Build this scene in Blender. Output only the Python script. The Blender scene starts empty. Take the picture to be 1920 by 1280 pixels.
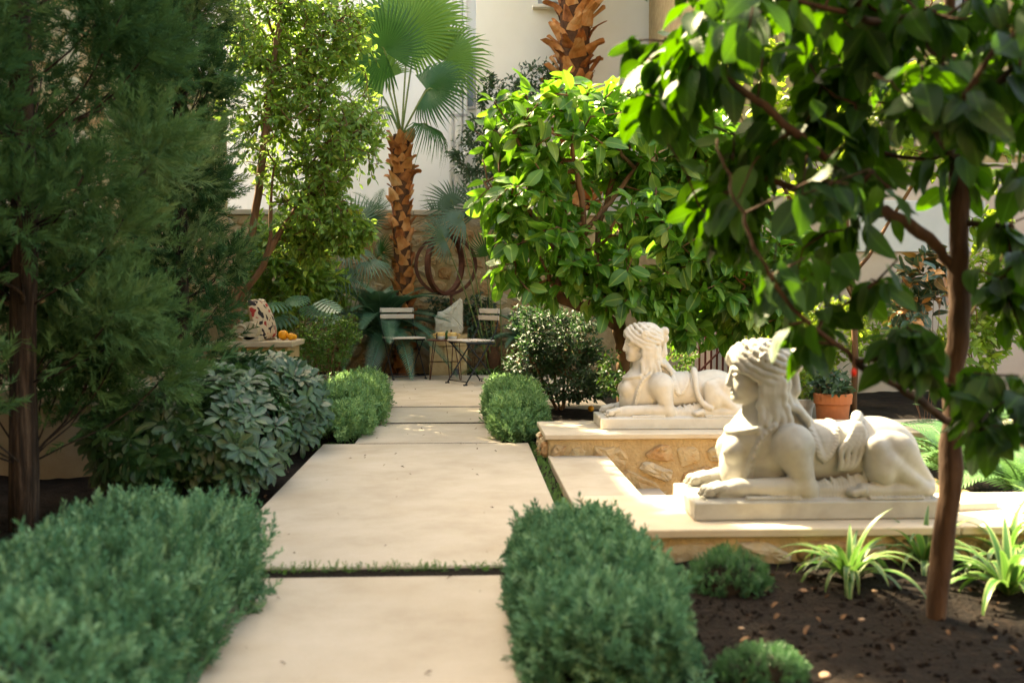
import bpy, math, random
import numpy as np
from mathutils import Vector, Matrix, Euler

R = math.radians
rng = np.random.default_rng(7)
random.seed(7)
S = bpy.context.scene
COL = S.collection

# ------------------------------------------------------------------ camera
CAM_H, LENS, PITCH, YAW = 0.95, 35.0, 2.54, 2.64
cam = bpy.data.cameras.new('camera')
cam.lens = LENS; cam.sensor_width = 36.0
cam.clip_start = 0.05; cam.clip_end = 400
cam.dof.use_dof = True; cam.dof.focus_distance = 8.5; cam.dof.aperture_fstop = 2.5
camo = bpy.data.objects.new('camera', cam); COL.objects.link(camo)
camo.location = (0, 0, CAM_H)
camo.rotation_euler = (R(90 - PITCH), 0, R(-YAW))
S.camera = camo

# ------------------------------------------------------------------ world + sun
SUN_AZ, SUN_EL = 40.0, 47.0          # degrees left of +Y, elevation
SUN_STRENGTH, SKY_STRENGTH = 5.0, 0.15
w = bpy.data.worlds.new('World'); S.world = w; w.use_nodes = True
nt = w.node_tree
sky = nt.nodes.new('ShaderNodeTexSky'); sky.sky_type = 'NISHITA'; sky.sun_disc = False
sky.sun_elevation = R(SUN_EL); sky.sun_rotation = R(-SUN_AZ)
sky.air_density = 1.0; sky.dust_density = 4.0; sky.ozone_density = 1.0
nt.links.new(sky.outputs[0], nt.nodes['Background'].inputs[0])
nt.nodes['Background'].inputs[1].default_value = SKY_STRENGTH
sd = bpy.data.lights.new('sun', 'SUN'); sd.energy = SUN_STRENGTH; sd.angle = R(0.5); sd.color = (1.0, 0.93, 0.80)
so = bpy.data.objects.new('sun', sd); COL.objects.link(so)
tosun = Vector((-math.sin(R(SUN_AZ)) * math.cos(R(SUN_EL)), math.cos(R(SUN_AZ)) * math.cos(R(SUN_EL)), math.sin(R(SUN_EL))))
so.rotation_euler = tosun.to_track_quat('Z', 'Y').to_euler()
so.location = (-8, 10, 12)

S.view_settings.view_transform = 'Standard'
S.view_settings.look = 'None'
S.view_settings.gamma = 1.0
S.view_settings.use_curve_mapping = False
S.view_settings.exposure = 2.8
S.view_settings.use_white_balance = True
S.view_settings.white_balance_temperature = 9300
S.view_settings.white_balance_tint = 6
S.cycles.max_bounces = 10
S.cycles.diffuse_bounces = 5
S.cycles.transmission_bounces = 6
S.cycles.use_denoising = True
S.cycles.sample_clamp_indirect = 8.0

# ------------------------------------------------------------------ helpers
FPX = 1920 * LENS / 36.0
CROT = np.array(Euler((R(90 - PITCH), 0, R(-YAW))).to_matrix())
def ray(px, py):
    return CROT @ np.array([(px - 960) / FPX, (640 - py) / FPX, -1.0])
def pw(px, py, Y):
    """point on the sight line of a photo pixel at ground distance Y"""
    d = ray(px, py); t = Y / d[1]
    return np.array([0, 0, CAM_H]) + d * t
def pg(px, py, z=0.0):
    d = ray(px, py); t = (z - CAM_H) / d[2]
    return np.array([0, 0, CAM_H]) + d * t
def nrm(v):
    v = np.asarray(v, float)
    return v / (np.linalg.norm(v, axis=-1, keepdims=True) + 1e-12)

MATS = {}
def new_mat(name):
    m = bpy.data.materials.new(name); m.use_nodes = True
    n = m.node_tree.nodes; n.clear()
    out = n.new('ShaderNodeOutputMaterial')
    MATS[name] = m
    return m, n, m.node_tree.links, out
def ramp(n, stops):
    r = n.new('ShaderNodeValToRGB'); e = r.color_ramp.elements
    while len(e) < len(stops): e.new(0.5)
    for el, (p, c) in zip(e, stops):
        el.position = p; el.color = (c[0], c[1], c[2], 1)
    return r
def surf(name, stops, scale=6, rough=0.8, bump=0.3, bscale=40, detail=8, spec=0.3, coord='Object', stretch=(1, 1, 1), objvar=0.0, bdist=0.01, stain=None, metallic=0.0, distort=0.0, grit=None):
    m, n, l, out = new_mat(name)
    p = n.new('ShaderNodeBsdfPrincipled')
    tc = n.new('ShaderNodeTexCoord'); mp = n.new('ShaderNodeMapping'); mp.inputs['Scale'].default_value = stretch
    l.new(tc.outputs[coord], mp.inputs[0])
    ns = n.new('ShaderNodeTexNoise'); ns.inputs['Scale'].default_value = scale; ns.inputs['Detail'].default_value = detail
    ns.inputs['Roughness'].default_value = 0.62; ns.inputs['Distortion'].default_value = distort
    l.new(mp.outputs[0], ns.inputs[0])
    r = ramp(n, stops); fac = ns.outputs[0]
    if objvar:
        oi = n.new('ShaderNodeObjectInfo')
        ma = n.new('ShaderNodeMath'); ma.operation = 'MULTIPLY_ADD'; ma.inputs[1].default_value = objvar; 
        ms = n.new('ShaderNodeMath'); ms.operation = 'SUBTRACT'; ms.inputs[1].default_value = objvar / 2
        l.new(ns.outputs[0], ms.inputs[0]); l.new(oi.outputs['Random'], ma.inputs[0]); l.new(ms.outputs[0], ma.inputs[2]); fac = ma.outputs[0]
        # shift the pattern from piece to piece
        vm = n.new('ShaderNodeVectorMath'); vm.operation = 'ADD'
        cx = n.new('ShaderNodeMath'); cx.operation = 'MULTIPLY'; cx.inputs[1].default_value = 37.0
        l.new(oi.outputs['Random'], cx.inputs[0]); l.new(mp.outputs[0], vm.inputs[0]); l.new(cx.outputs[0], vm.inputs[1]); l.new(vm.outputs[0], ns.inputs[0])
    l.new(fac, r.inputs[0])
    colout = r.outputs[0]
    if stain:
        sc, thr, colr, amt = stain
        n2 = n.new('ShaderNodeTexNoise'); n2.inputs['Scale'].default_value = sc; n2.inputs['Detail'].default_value = 6
        l.new(mp.outputs[0], n2.inputs[0])
        r2 = ramp(n, [(thr, (0, 0, 0)), (min(thr + 0.18, 1), (amt, amt, amt))])
        l.new(n2.outputs[0], r2.inputs[0])
        mx = n.new('ShaderNodeMix'); mx.data_type = 'RGBA'
        l.new(r2.outputs[0], mx.inputs[0]); l.new(colout, mx.inputs[6]); mx.inputs[7].default_value = (*colr, 1)
        colout = mx.outputs[2]
    if grit:
        n3 = n.new('ShaderNodeTexNoise'); n3.inputs['Scale'].default_value = grit[0]; n3.inputs['Detail'].default_value = 2
        l.new(mp.outputs[0], n3.inputs[0]); r3 = ramp(n, [(grit[1], (0, 0, 0)), (grit[1] + .06, (.7, .7, .7))]); l.new(n3.outputs[0], r3.inputs[0])
        mx = n.new('ShaderNodeMix'); mx.data_type = 'RGBA'
        l.new(r3.outputs[0], mx.inputs[0]); l.new(colout, mx.inputs[6]); mx.inputs[7].default_value = (*grit[2], 1)
        colout = mx.outputs[2]
    l.new(colout, p.inputs['Base Color'])
    p.inputs['Roughness'].default_value = rough
    p.inputs['Metallic'].default_value = metallic
    p.inputs['Specular IOR Level'].default_value = spec
    if bump:
        nb = n.new('ShaderNodeTexNoise'); nb.inputs['Scale'].default_value = bscale; nb.inputs['Detail'].default_value = 6
        l.new(mp.outputs[0], nb.inputs[0])
        b = n.new('ShaderNodeBump'); b.inputs['Strength'].default_value = bump; b.inputs['Distance'].default_value = bdist
        l.new(nb.outputs[0], b.inputs['Height']); l.new(b.outputs[0], p.inputs['Normal'])
    l.new(p.outputs[0], out.inputs[0])
    return m
def leafmat(name, stops, trans=(0.2, 0.4, 0.05), tfac=0.35, rough=0.4, spec=0.4, veins=True, stripe=None, vein_col=None):
    """leaf blade: random tint by leaf, midrib and side veins by the blade's own coordinates, light passing through"""
    m, n, l, out = new_mat(name)
    at = n.new('ShaderNodeAttribute'); at.attribute_name = 'tint'
    oi = n.new('ShaderNodeObjectInfo')
    ad = n.new('ShaderNodeMath'); ad.operation = 'ADD'; fr = n.new('ShaderNodeMath'); fr.operation = 'FRACT'
    l.new(at.outputs['Fac'], ad.inputs[0]); l.new(oi.outputs['Random'], ad.inputs[1]); l.new(ad.outputs[0], fr.inputs[0])
    r = ramp(n, stops); l.new(fr.outputs[0], r.inputs[0])
    col = r.outputs[0]
    uv = n.new('ShaderNodeUVMap'); uv.uv_map = 'UVMap'
    sx = n.new('ShaderNodeSeparateXYZ'); l.new(uv.outputs[0], sx.inputs[0])
    p = n.new('ShaderNodeBsdfPrincipled')
    if veins or stripe:
        ab = n.new('ShaderNodeMath'); ab.operation = 'SUBTRACT'; ab.inputs[1].default_value = 0.5
        l.new(sx.outputs[1], ab.inputs[0])
        a2 = n.new('ShaderNodeMath'); a2.operation = 'ABSOLUTE'; l.new(ab.outputs[0], a2.inputs[0])
    if veins:
        mr = n.new('ShaderNodeMapRange'); mr.inputs[1].default_value = 0.0; mr.inputs[2].default_value = 0.05; mr.inputs[3].default_value = 0.55; mr.inputs[4].default_value = 0.0
        l.new(a2.outputs[0], mr.inputs[0])
        mx = n.new('ShaderNodeMix'); mx.data_type = 'RGBA'
        l.new(mr.outputs[0], mx.inputs[0]); l.new(col, mx.inputs[6])
        vc = vein_col or tuple(min(1, c * 2.0 + 0.02) for c in stops[-1][1])
        mx.inputs[7].default_value = (*vc, 1)
        col = mx.outputs[2]
        # side veins as fine relief
        k = n.new('ShaderNodeMath'); k.operation = 'MULTIPLY_ADD'; k.inputs[1].default_value = -0.55
        l.new(a2.outputs[0], k.inputs[0]); l.new(sx.outputs[0], k.inputs[2])
        s = n.new('ShaderNodeMath'); s.operation = 'MULTIPLY'; s.inputs[1].default_value = 62.0; l.new(k.outputs[0], s.inputs[0])
        sn = n.new('ShaderNodeMath'); sn.operation = 'SINE'; l.new(s.outputs[0], sn.inputs[0])
        b = n.new('ShaderNodeBump'); b.inputs['Strength'].default_value = 0.25; b.inputs['Distance'].default_value = 0.003
        l.new(sn.outputs[0], b.inputs['Height']); l.new(b.outputs[0], p.inputs['Normal'])
    if stripe:
        mr = n.new('ShaderNodeMapRange'); mr.inputs[1].default_value = stripe[0]; mr.inputs[2].default_value = stripe[0] + 0.06
        l.new(a2.outputs[0], mr.inputs[0])
        mx = n.new('ShaderNodeMix'); mx.data_type = 'RGBA'; l.new(mr.outputs[0], mx.inputs[0]); l.new(col, mx.inputs[6]); mx.inputs[7].default_value = (*stripe[1], 1)
        col = mx.outputs[2]
    l.new(col, p.inputs['Base Color']); p.inputs['Roughness'].default_value = rough; p.inputs['Specular IOR Level'].default_value = spec
    t = n.new('ShaderNodeBsdfTranslucent')
    hs = n.new('ShaderNodeMix'); hs.data_type = 'RGBA'; hs.blend_type = 'MIX'; hs.inputs[0].default_value = 0.65
    l.new(col, hs.inputs[6]); hs.inputs[7].default_value = (*trans, 1); l.new(hs.outputs[2], t.inputs[0])
    mi = n.new('ShaderNodeMixShader'); mi.inputs[0].default_value = tfac
    l.new(p.outputs[0], mi.inputs[1]); l.new(t.outputs[0], mi.inputs[2]); l.new(mi.outputs[0], out.inputs[0])
    return m

# ---- mesh building with numpy: a "shape" is (V, [F arrays], UV or None, tint or None)
def make_mesh(name, V, Fs, mat=None, uv=None, tint=None, smooth=True):
    me = bpy.data.meshes.new(name)
    V = np.asarray(V, np.float32)
    Fs = [np.asarray(f, np.int32) for f in (Fs if isinstance(Fs, list) else [Fs]) if len(f)]
    nl = sum(f.size for f in Fs); nf = sum(len(f) for f in Fs)
    me.vertices.add(len(V)); me.vertices.foreach_set('co', V.ravel())
    me.loops.add(nl); me.polygons.add(nf)
    li = np.concatenate([f.ravel() for f in Fs])
    tot = np.concatenate([np.full(len(f), f.shape[1], np.int32) for f in Fs])
    st = np.concatenate([[0], np.cumsum(tot)[:-1]]).astype(np.int32)
    me.loops.foreach_set('vertex_index', li)
    me.polygons.foreach_set('loop_start', st)
    me.polygons.foreach_set('loop_total', tot)
    me.polygons.foreach_set('use_smooth', np.full(nf, smooth))
    if uv is not None:
        u = me.uv_layers.new(name='UVMap'); u.data.foreach_set('uv', np.asarray(uv, np.float32)[li].ravel())
    if tint is not None:
        a = me.attributes.new('tint', 'FLOAT', 'POINT'); a.data.foreach_set('value', np.asarray(tint, np.float32))
    me.update(calc_edges=True); me.validate()
    if mat: me.materials.append(MATS[mat] if isinstance(mat, str) else mat)
    return me
def link(name, me, parent=None, loc=None, rot=None):
    o = bpy.data.objects.new(name, me); COL.objects.link(o)
    if parent is not None: o.parent = parent
    if loc is not None: o.location = tuple(float(c) for c in loc)
    if rot is not None: o.rotation_euler = rot
    return o
def tag(o, label=None, cat=None, group=None, kind=None):
    if label: o['label'] = label
    if cat: o['category'] = cat
    if group: o['group'] = group
    if kind: o['kind'] = kind
    return o
def thing(name, label, cat, loc=(0, 0, 0), rz=0.0, group=None):
    o = link(name, None, None, loc, (0, 0, rz))
    return tag(o, label, cat, group)
def join(parts):
    """parts: list of (V, [F..]) -> one (V, [F..]) grouped by face size"""
    off = 0; Vs = []; by = {}
    for V, Fs in parts:
        V = np.asarray(V, float); Vs.append(V)
        for f in (Fs if isinstance(Fs, list) else [Fs]):
            f = np.asarray(f, int)
            if len(f): by.setdefault(f.shape[1], []).append(f + off)
        off += len(V)
    return np.concatenate(Vs), [np.concatenate(v) for v in by.values()]
def obj(name, parts, mat, parent=None, smooth=False, loc=None, rot=None):
    V, F = join(parts if isinstance(parts, list) else [parts])
    return link(name, make_mesh(name, V, F, mat, smooth=smooth), parent, loc, rot)
def box(x0, x1, y0, y1, z0, z1, bev=0.0):
    if bev <= 0:
        V = np.array([[x, y, z] for z in (z0, z1) for y in (y0, y1) for x in (x0, x1)], float)
        F = np.array([[0, 2, 3, 1], [4, 5, 7, 6], [0, 1, 5, 4], [2, 6, 7, 3], [0, 4, 6, 2], [1, 3, 7, 5]])
        return V, [F]
    b = bev; rings = []
    def ring(z, i):
        return [[x0 + i, y0 + b, z], [x0 + b, y0 + i, z], [x1 - b, y0 + i, z], [x1 - i, y0 + b, z], [x1 - i, y1 - b, z], [x1 - b, y1 - i, z], [x0 + b, y1 - i, z], [x0 + i, y1 - b, z]]
    for z, i in ((z0, b * .9), (z0 + b, 0), (z1 - b, 0), (z1, b * .9)): rings.append(ring(z, i))
    V = np.array(rings, float).reshape(-1, 3); Q = []
    for k in range(3):
        for j in range(8): Q.append([k * 8 + j, k * 8 + (j + 1) % 8, (k + 1) * 8 + (j + 1) % 8, (k + 1) * 8 + j])
    return V, [np.array(Q), np.array([list(range(7, -1, -1)), list(range(24, 32))])]
def tube(P, rad, sides=8, cap=True, squash=None):
    P = np.asarray(P, float); k = len(P); rad = np.broadcast_to(np.asarray(rad, float), (k,))
    T = nrm(np.gradient(P, axis=0)); ref = np.array([0, 0, 1.0]) if abs(T[0][2]) < 0.9 else np.array([1.0, 0, 0])
    A = nrm(np.cross(T[0], ref)); rings = []
    for i in range(k):
        A = nrm(A - T[i] * np.dot(A, T[i])); B = np.cross(T[i], A)
        a = np.arange(sides) * 2 * math.pi / sides
        s = squash or 1.0
        rings.append(P[i] + rad[i] * (np.cos(a)[:, None] * A + s * np.sin(a)[:, None] * B))
    V = np.concatenate(rings)
    i, j = np.meshgrid(np.arange(k - 1), np.arange(sides), indexing='ij'); j2 = (j + 1) % sides
    Q = np.stack([i * sides + j, i * sides + j2, (i + 1) * sides + j2, (i + 1) * sides + j], -1).reshape(-1, 4)
    F = [Q]
    if cap:
        F.append(np.array([list(range(sides - 1, -1, -1)), [(k - 1) * sides + q for q in range(sides)]]))
    return V, F
def lathe(prof, sides=24, cap=False):
    prof = np.asarray(prof, float); a = np.arange(sides) * 2 * math.pi / sides
    V = np.stack([prof[:, None, 0] * np.cos(a), prof[:, None, 0] * np.sin(a), np.repeat(prof[:, 1][:, None], sides, 1)], -1).reshape(-1, 3)
    k = len(prof); i, j = np.meshgrid(np.arange(k - 1), np.arange(sides), indexing='ij'); j2 = (j + 1) % sides
    Q = np.stack([i * sides + j, i * sides + j2, (i + 1) * sides + j2, (i + 1) * sides + j], -1).reshape(-1, 4)
    F = [Q]
    if cap: F.append(np.array([list(range(sides - 1, -1, -1)), [(k - 1) * sides + q for q in range(sides)]]))
    return V, F
def spline(pts, n=24):
    """Catmull-Rom through the points"""
    P = np.asarray(pts, float); P = np.vstack([2 * P[0] - P[1], P, 2 * P[-1] - P[-2]])
    segs = len(P) - 3; out = []
    for t in np.linspace(0, segs - 1e-6, n):
        i = int(t); u = t - i; a, b, c, d = P[i:i + 4]
        out.append(0.5 * (2 * b + (c - a) * u + (2 * a - 5 * b + 4 * c - d) * u * u + (3 * b - a - 3 * c + d) * u ** 3))
    return np.array(out)
def noise3(p, s=1.0, seed=0.0):
    p = np.asarray(p) * s; x, y, z = p[..., 0], p[..., 1], p[..., 2]
    return (np.sin(1.7 * x + 2.3 * np.sin(1.1 * y + seed) + seed) + np.sin(1.9 * y + 2.1 * np.sin(1.3 * z + 2 * seed)) + np.sin(1.6 * z + 2.2 * np.sin(1.2 * x - seed))) / 3
def rot_about(v, axis, ang):
    axis = nrm(axis); c, s = math.cos(ang), math.sin(ang)
    return v * c + np.cross(axis, v) * s + axis * np.dot(axis, v) * (1 - c)

# ---- leaves
def leaf_shape(L=1.0, W=0.45, fold=0.25, curl=0.25, rows=5, power=1.0, petiole=0.0, tipw=0.0, peak=0.42, wav=0.0):
    """blade along +X, face up +Z; three points per row"""
    V = []; U = []
    for i in range(rows + 1):
        t = i / rows
        s = (math.sin(math.pi * t ** (math.log(0.5) / math.log(peak)))) ** power if 0 < t < 1 else (tipw if t >= 1 else 0.04)
        hw = max(W * 0.5 * s, 0.004 * L)
        x = petiole + L * t; z = -curl * L * t * t + 0.12 * curl * L
        wz = wav * L * math.sin(t * 9.0)
        V += [[x, -hw, z + fold * hw + wz], [x, 0, z], [x, hw, z + fold * hw - wz]]
        U += [[t, 0.5 - 0.5 * s], [t, 0.5], [t, 0.5 + 0.5 * s]]
    Q = []
    for i in range(rows):
        a = 3 * i
        Q += [[a, a + 3, a + 4, a + 1], [a + 1, a + 4, a + 5, a + 2]]
    V = np.array(V); Q = np.array(Q); U = np.array(U)
    if petiole > 0:
        k = len(V); pr = 0.012 * L
        V = np.vstack([V, [[0, -pr, 0], [0, pr, 0], [petiole * 1.05, pr, V[1][2]], [petiole * 1.05, -pr, V[1][2]]]]); U = np.vstack([U, [[0, .5]] * 4])
        Q = np.vstack([Q, [[k, k + 1, k + 2, k + 3]]])
    return V, [Q], U
def basis(D, N):
    """columns: X along D, Z close to N"""
    D = nrm(D); Yv = nrm(np.cross(N, D)); Z = np.cross(D, Yv)
    return np.stack([D, Yv, Z], -1)
def scatter(shapes, idx, B, T, Sc, tints=None):
    """merge placed copies of shapes -> V, [F], UV, tint"""
    Vs, UVs, Ts, by, off = [], [], [], {}, 0
    for k, (V, Fs, U) in enumerate(shapes):
        sel = np.where(idx == k)[0]
        if len(sel) == 0: continue
        W = np.einsum('nij,vj->nvi', B[sel] * Sc[sel][:, None, None], V) + T[sel][:, None, :]
        nv = len(V); Vs.append(W.reshape(-1, 3)); UVs.append(np.tile(U, (len(sel), 1))); Ts.append(np.repeat(rng.random(len(sel)) if tints is None else tints[sel], nv))
        offs = off + np.arange(len(sel)) * nv
        for f in Fs: by.setdefault(f.shape[1], []).append((f[None] + offs[:, None, None]).reshape(-1, f.shape[1]))
        off += nv * len(sel)
    return np.concatenate(Vs), [np.concatenate(v) for v in by.values()], np.concatenate(UVs), np.concatenate(Ts)
def project(T):
    c = (np.asarray(T) - np.array([0, 0, CAM_H])) @ CROT
    z = -c[..., 2]
    return 960 + FPX * c[..., 0] / z, 640 - FPX * c[..., 1] / z, z
def foliage(parent, shapes, idx, B, T, Sc, mat, nparts=300, part='leaf', mass='crown', tints=None):
    """the leaves that show largest as parts of their own, the rest as one part"""
    idx = np.asarray(idx); T = np.asarray(T, float); Sc = np.asarray(Sc, float)
    org = np.array(parent.location) if parent is not None else np.zeros(3)
    chosen = np.zeros(len(T), bool)
    if nparts:
        px, py, z = project(T)
        inside = (px > 5) & (px < 1915) & (py > 5) & (py < 1275) & (z > 0.3)
        toc = nrm(np.array([0, 0, CAM_H]) - T)
        face = np.abs(np.einsum('ni,ni->n', B[:, :, 2], toc)) + 0.25
        score = np.where(inside, face * Sc ** 2 / z ** 2 * np.exp(-1.2 * (z - np.percentile(z, 2))), -1)
        sel = np.argsort(-score)[:nparts]; chosen[sel[score[sel] > 0]] = True
        mes = [make_mesh(part, V, Fs, mat, uv=U, tint=np.zeros(len(V))) for V, Fs, U in shapes]
        for i in np.where(chosen)[0]:
            o = bpy.data.objects.new(part, mes[idx[i]]); COL.objects.link(o); o.parent = parent
            M = np.eye(4); M[:3, :3] = B[i] * Sc[i]; M[:3, 3] = T[i] - org
            o.matrix_basis = Matrix(M.tolist())
    r = ~chosen
    if r.any():
        V, F, U, ti = scatter(shapes, idx[r], B[r], T[r], Sc[r], None if tints is None else tints[r])
        o = link(mass, make_mesh(mass, V - org, F, mat, uv=U, tint=ti), parent)
        o['kind'] = 'stuff'
        return o

# ---- woody skeletons
class Tree:
    def __init__(s): s.P = []; s.par = []
    def limb(s, pts, start=None, n=10):
        """a drawn limb; start = index of the node it grows from"""
        Q = spline(pts, n); last = start
        for k, q in enumerate(Q):
            if k == 0 and start is not None: continue
            s.P.append(np.asarray(q) + (rng.normal(0, .005, 3) if 0 < k < len(Q) - 1 else 0)); s.par.append(-1 if last is None else last); last = len(s.P) - 1
        return last
    def near(s, p):
        A = np.array(s.P); return int(np.argmin(np.linalg.norm(A - np.asarray(p), axis=1)))
    def reach(s, targets, step=0.12, sag=0.06, minz=None):
        """grow a twig from the nearest wood to each target"""
        T = np.asarray(targets); A = np.array(s.P)
        d = np.min(np.linalg.norm(T[:, None] - A[None], axis=2), axis=1)
        ends = np.zeros(len(T), int)
        for i in np.argsort(d):
            A = np.array(s.P); k = int(np.argmin(np.linalg.norm(A - T[i], axis=1)))
            a, b = A[k], T[i]; L = np.linalg.norm(b - a); n = max(1, int(L / step))
            j = rng.normal(0, 0.05 * L, 3); last = k
            for q in range(1, n + 1):
                t = q / n; s.P.append(a + (b - a) * t + (j + np.array([0, 0, sag * L])) * math.sin(math.pi * t)); s.par.append(last); last = len(s.P) - 1
            ends[i] = last
        return ends
    def shape(s, rtip=0.003, rmax=0.06, ex=0.42, sides=7, rmin_keep=0.0):
        n = len(s.P); P = np.array(s.P); cnt = np.zeros(n)
        kids = [[] for _ in range(n)]
        for i, p in enumerate(s.par):
            if p >= 0: kids[p].append(i)
        for i in range(n - 1, -1, -1):
            cnt[i] += 1 if not kids[i] else 0
            if s.par[i] >= 0: cnt[s.par[i]] += cnt[i]
        r = np.minimum(rtip * cnt ** ex, rmax); parts = []
        seen = set()
        heads = [i for i in range(n) if s.par[i] < 0]
        while heads:
            h = heads.pop(); ch = [] if s.par[h] < 0 else [s.par[h]]; c = h
            while True:
                ch.append(c)
                if not kids[c]: break
                big = max(kids[c], key=lambda q: cnt[q]); heads += [q for q in kids[c] if q != big]; c = big
            if len(ch) < 2: continue
            rr = r[ch] * (1 + .13 * noise3(P[ch], 14.0, 1.0) + .08 * noise3(P[ch], 37.0, 2.0))
            if s.par[h] >= 0: rr[0] = min(rr[0], rr[1] * 1.25)
            sd = sides if rr.max() > 0.012 else (5 if rr.max() > 0.006 else 3)
            parts.append(tube(P[ch], rr, sd, cap=True))
        return parts
def lobes(specs, n, gap=0.0, gs=3.0, shell=0.35, seed=1.0):
    """points spread through several ellipsoids [(centre, radii, weight)], thinner inside, with noise gaps"""
    out = []; wsum = sum(q[2] for q in specs)
    for c, r, wt in specs:
        m = int(n * wt / wsum); got = 0
        while got < m:
            d = nrm(rng.normal(size=(m * 2, 3))); u = (shell + (1 - shell) * rng.random(m * 2)) ** 0.6
            p = np.asarray(c) + d * np.asarray(r) * u[:, None]
            p = p[noise3(p, gs, seed) > gap - 1.0 + 0.0] if gap else p
            p = p[: m - got]; got += len(p); out.append(p)
    return np.concatenate(out)
def twig_leaves(T, ends, tree, per, spread, up=0.35, droop=0.3, size=(0.8, 1.2), nshape=3, center=None, outward=0.5):
    """leaves round each twig end"""
    P = np.array(tree.P); pos, D, N = [], [], []
    for i, e in enumerate(ends):
        p = P[e]; q = P[tree.par[e]] if tree.par[e] >= 0 else p - [0, 0, .1]
        ax = nrm(p - q)
        if center is not None: ax = nrm(ax + outward * nrm(p - center))
        a0 = rng.random() * 6.28; s1 = nrm(np.cross(ax, [0.3, 0.2, 1.0])); s2 = np.cross(ax, s1)
        m = rng.poisson(per) + 1
        for k in range(m):
            a = a0 + 2.4 * k + rng.normal(0, .3); t = k / max(m - 1, 1)
            rad = math.cos(a) * s1 + math.sin(a) * s2
            d = nrm(rad * (0.9 - 0.45 * t) + ax * (0.35 + 0.6 * t) + np.array([0, 0, -droop]) + rng.normal(0, .22, 3))
            nn = nrm(np.array([0, 0, up]) + ax * 0.45 - rad * 0.15 + rng.normal(0, .28, 3))
            pos.append(p - ax * spread * (1 - t) + rng.normal(0, .006, 3)); D.append(d); N.append(nn)
    k = len(pos)
    return np.array(pos), basis(np.array(D), np.array(N)), rng.uniform(*size, k), rng.integers(0, nshape, k)

# ------------------------------------------------------------------ materials
surf('limestone', [(0.30, (0.355, 0.295, 0.22)), (0.5, (0.42, 0.36, 0.28)), (0.72, (0.465, 0.405, 0.325))], scale=3.4, rough=0.66, bump=0.3, bscale=140, bdist=0.004, grit=(230, 0.64, (0.25, 0.19, 0.12)), spec=0.35, objvar=0.12, stain=(2.1, 0.52, (0.35, 0.275, 0.18), 0.35))
surf('coping_stone', [(0.3, (0.48, 0.39, 0.28)), (0.7, (0.58, 0.50, 0.38))], scale=5, rough=0.6, bump=0.12, bscale=120, bdist=0.003, stain=(3, 0.58, (0.42, 0.33, 0.22), 0.5))
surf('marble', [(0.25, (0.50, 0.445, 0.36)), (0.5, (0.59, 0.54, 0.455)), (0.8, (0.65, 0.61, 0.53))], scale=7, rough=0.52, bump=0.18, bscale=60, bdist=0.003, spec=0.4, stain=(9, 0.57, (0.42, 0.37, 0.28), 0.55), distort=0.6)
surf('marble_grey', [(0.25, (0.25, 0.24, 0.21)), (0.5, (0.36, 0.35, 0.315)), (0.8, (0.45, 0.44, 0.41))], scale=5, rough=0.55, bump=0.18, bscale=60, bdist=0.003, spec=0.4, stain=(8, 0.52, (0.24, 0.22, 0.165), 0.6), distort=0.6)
surf('mortar', [(0.3, (0.36, 0.25, 0.13)), (0.6, (0.47, 0.345, 0.19)), (0.8, (0.52, 0.40, 0.25))], scale=9, rough=0.95, bump=0.9, bscale=55, bdist=0.012, spec=0.1)
surf('rubble', [(0.10, (0.33, 0.17, 0.075)), (0.28, (0.42, 0.26, 0.13)), (0.5, (0.47, 0.36, 0.21)), (0.75, (0.47, 0.39, 0.27)), (0.92, (0.55, 0.46, 0.33))], scale=11, rough=0.9, bump=0.9, bscale=38, bdist=0.015, spec=0.15, objvar=0.65)
surf('soil', [(0.3, (0.005, 0.0032, 0.002)), (0.55, (0.010, 0.0063, 0.004)), (0.75, (0.024, 0.0145, 0.009))], scale=18, rough=0.95, bump=1.0, bscale=70, bdist=0.02, spec=0.15)
surf('pebble', [(0.3, (0.22, 0.13, 0.08)), (0.7, (0.40, 0.29, 0.2))], scale=20, rough=0.85, bump=0.3, objvar=0.5)
surf('white_render', [(0.3, (0.74, 0.75, 0.77)), (0.7, (0.80, 0.81, 0.82))], scale=1.5, rough=0.85, bump=0.08, bscale=200, bdist=0.002, stain=(0.8, 0.6, (0.6, 0.58, 0.55), 0.35))
surf('cream_render', [(0.3, (0.76, 0.71, 0.62)), (0.7, (0.82, 0.78, 0.70))], scale=1.2, rough=0.85, bump=0.08, bscale=200, bdist=0.002, stain=(0.7, 0.6, (0.66, 0.58, 0.47), 0.4))
surf('ochre_render', [(0.3, (0.30, 0.225, 0.145)), (0.7, (0.37, 0.285, 0.19))], scale=2, rough=0.9, bump=0.15, bscale=120, bdist=0.003)
surf('pink_render', [(0.3, (0.47, 0.36, 0.29)), (0.7, (0.56, 0.45, 0.37))], scale=2, rough=0.9, bump=0.15, bscale=120, bdist=0.003)
surf('grey_render', [(0.3, (0.50, 0.49, 0.47)), (0.7, (0.60, 0.59, 0.57))], scale=2, rough=0.9, bump=0.1, bscale=120, bdist=0.003)
surf('pipe_paint', [(0.3, (0.66, 0.68, 0.71)), (0.7, (0.72, 0.74, 0.76))], scale=4, rough=0.45, bump=0)
surf('dark_glass', [(0.3, (0.012, 0.014, 0.016)), (0.7, (0.03, 0.033, 0.036))], scale=2, rough=0.08, bump=0, spec=0.6)
surf('grey_frame', [(0.3, (0.28, 0.29, 0.30)), (0.7, (0.34, 0.35, 0.36))], scale=4, rough=0.5, bump=0)
surf('red_metal', [(0.3, (0.11, 0.025, 0.018)), (0.7, (0.17, 0.045, 0.03))], scale=12, rough=0.55, bump=0.1)
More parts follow.
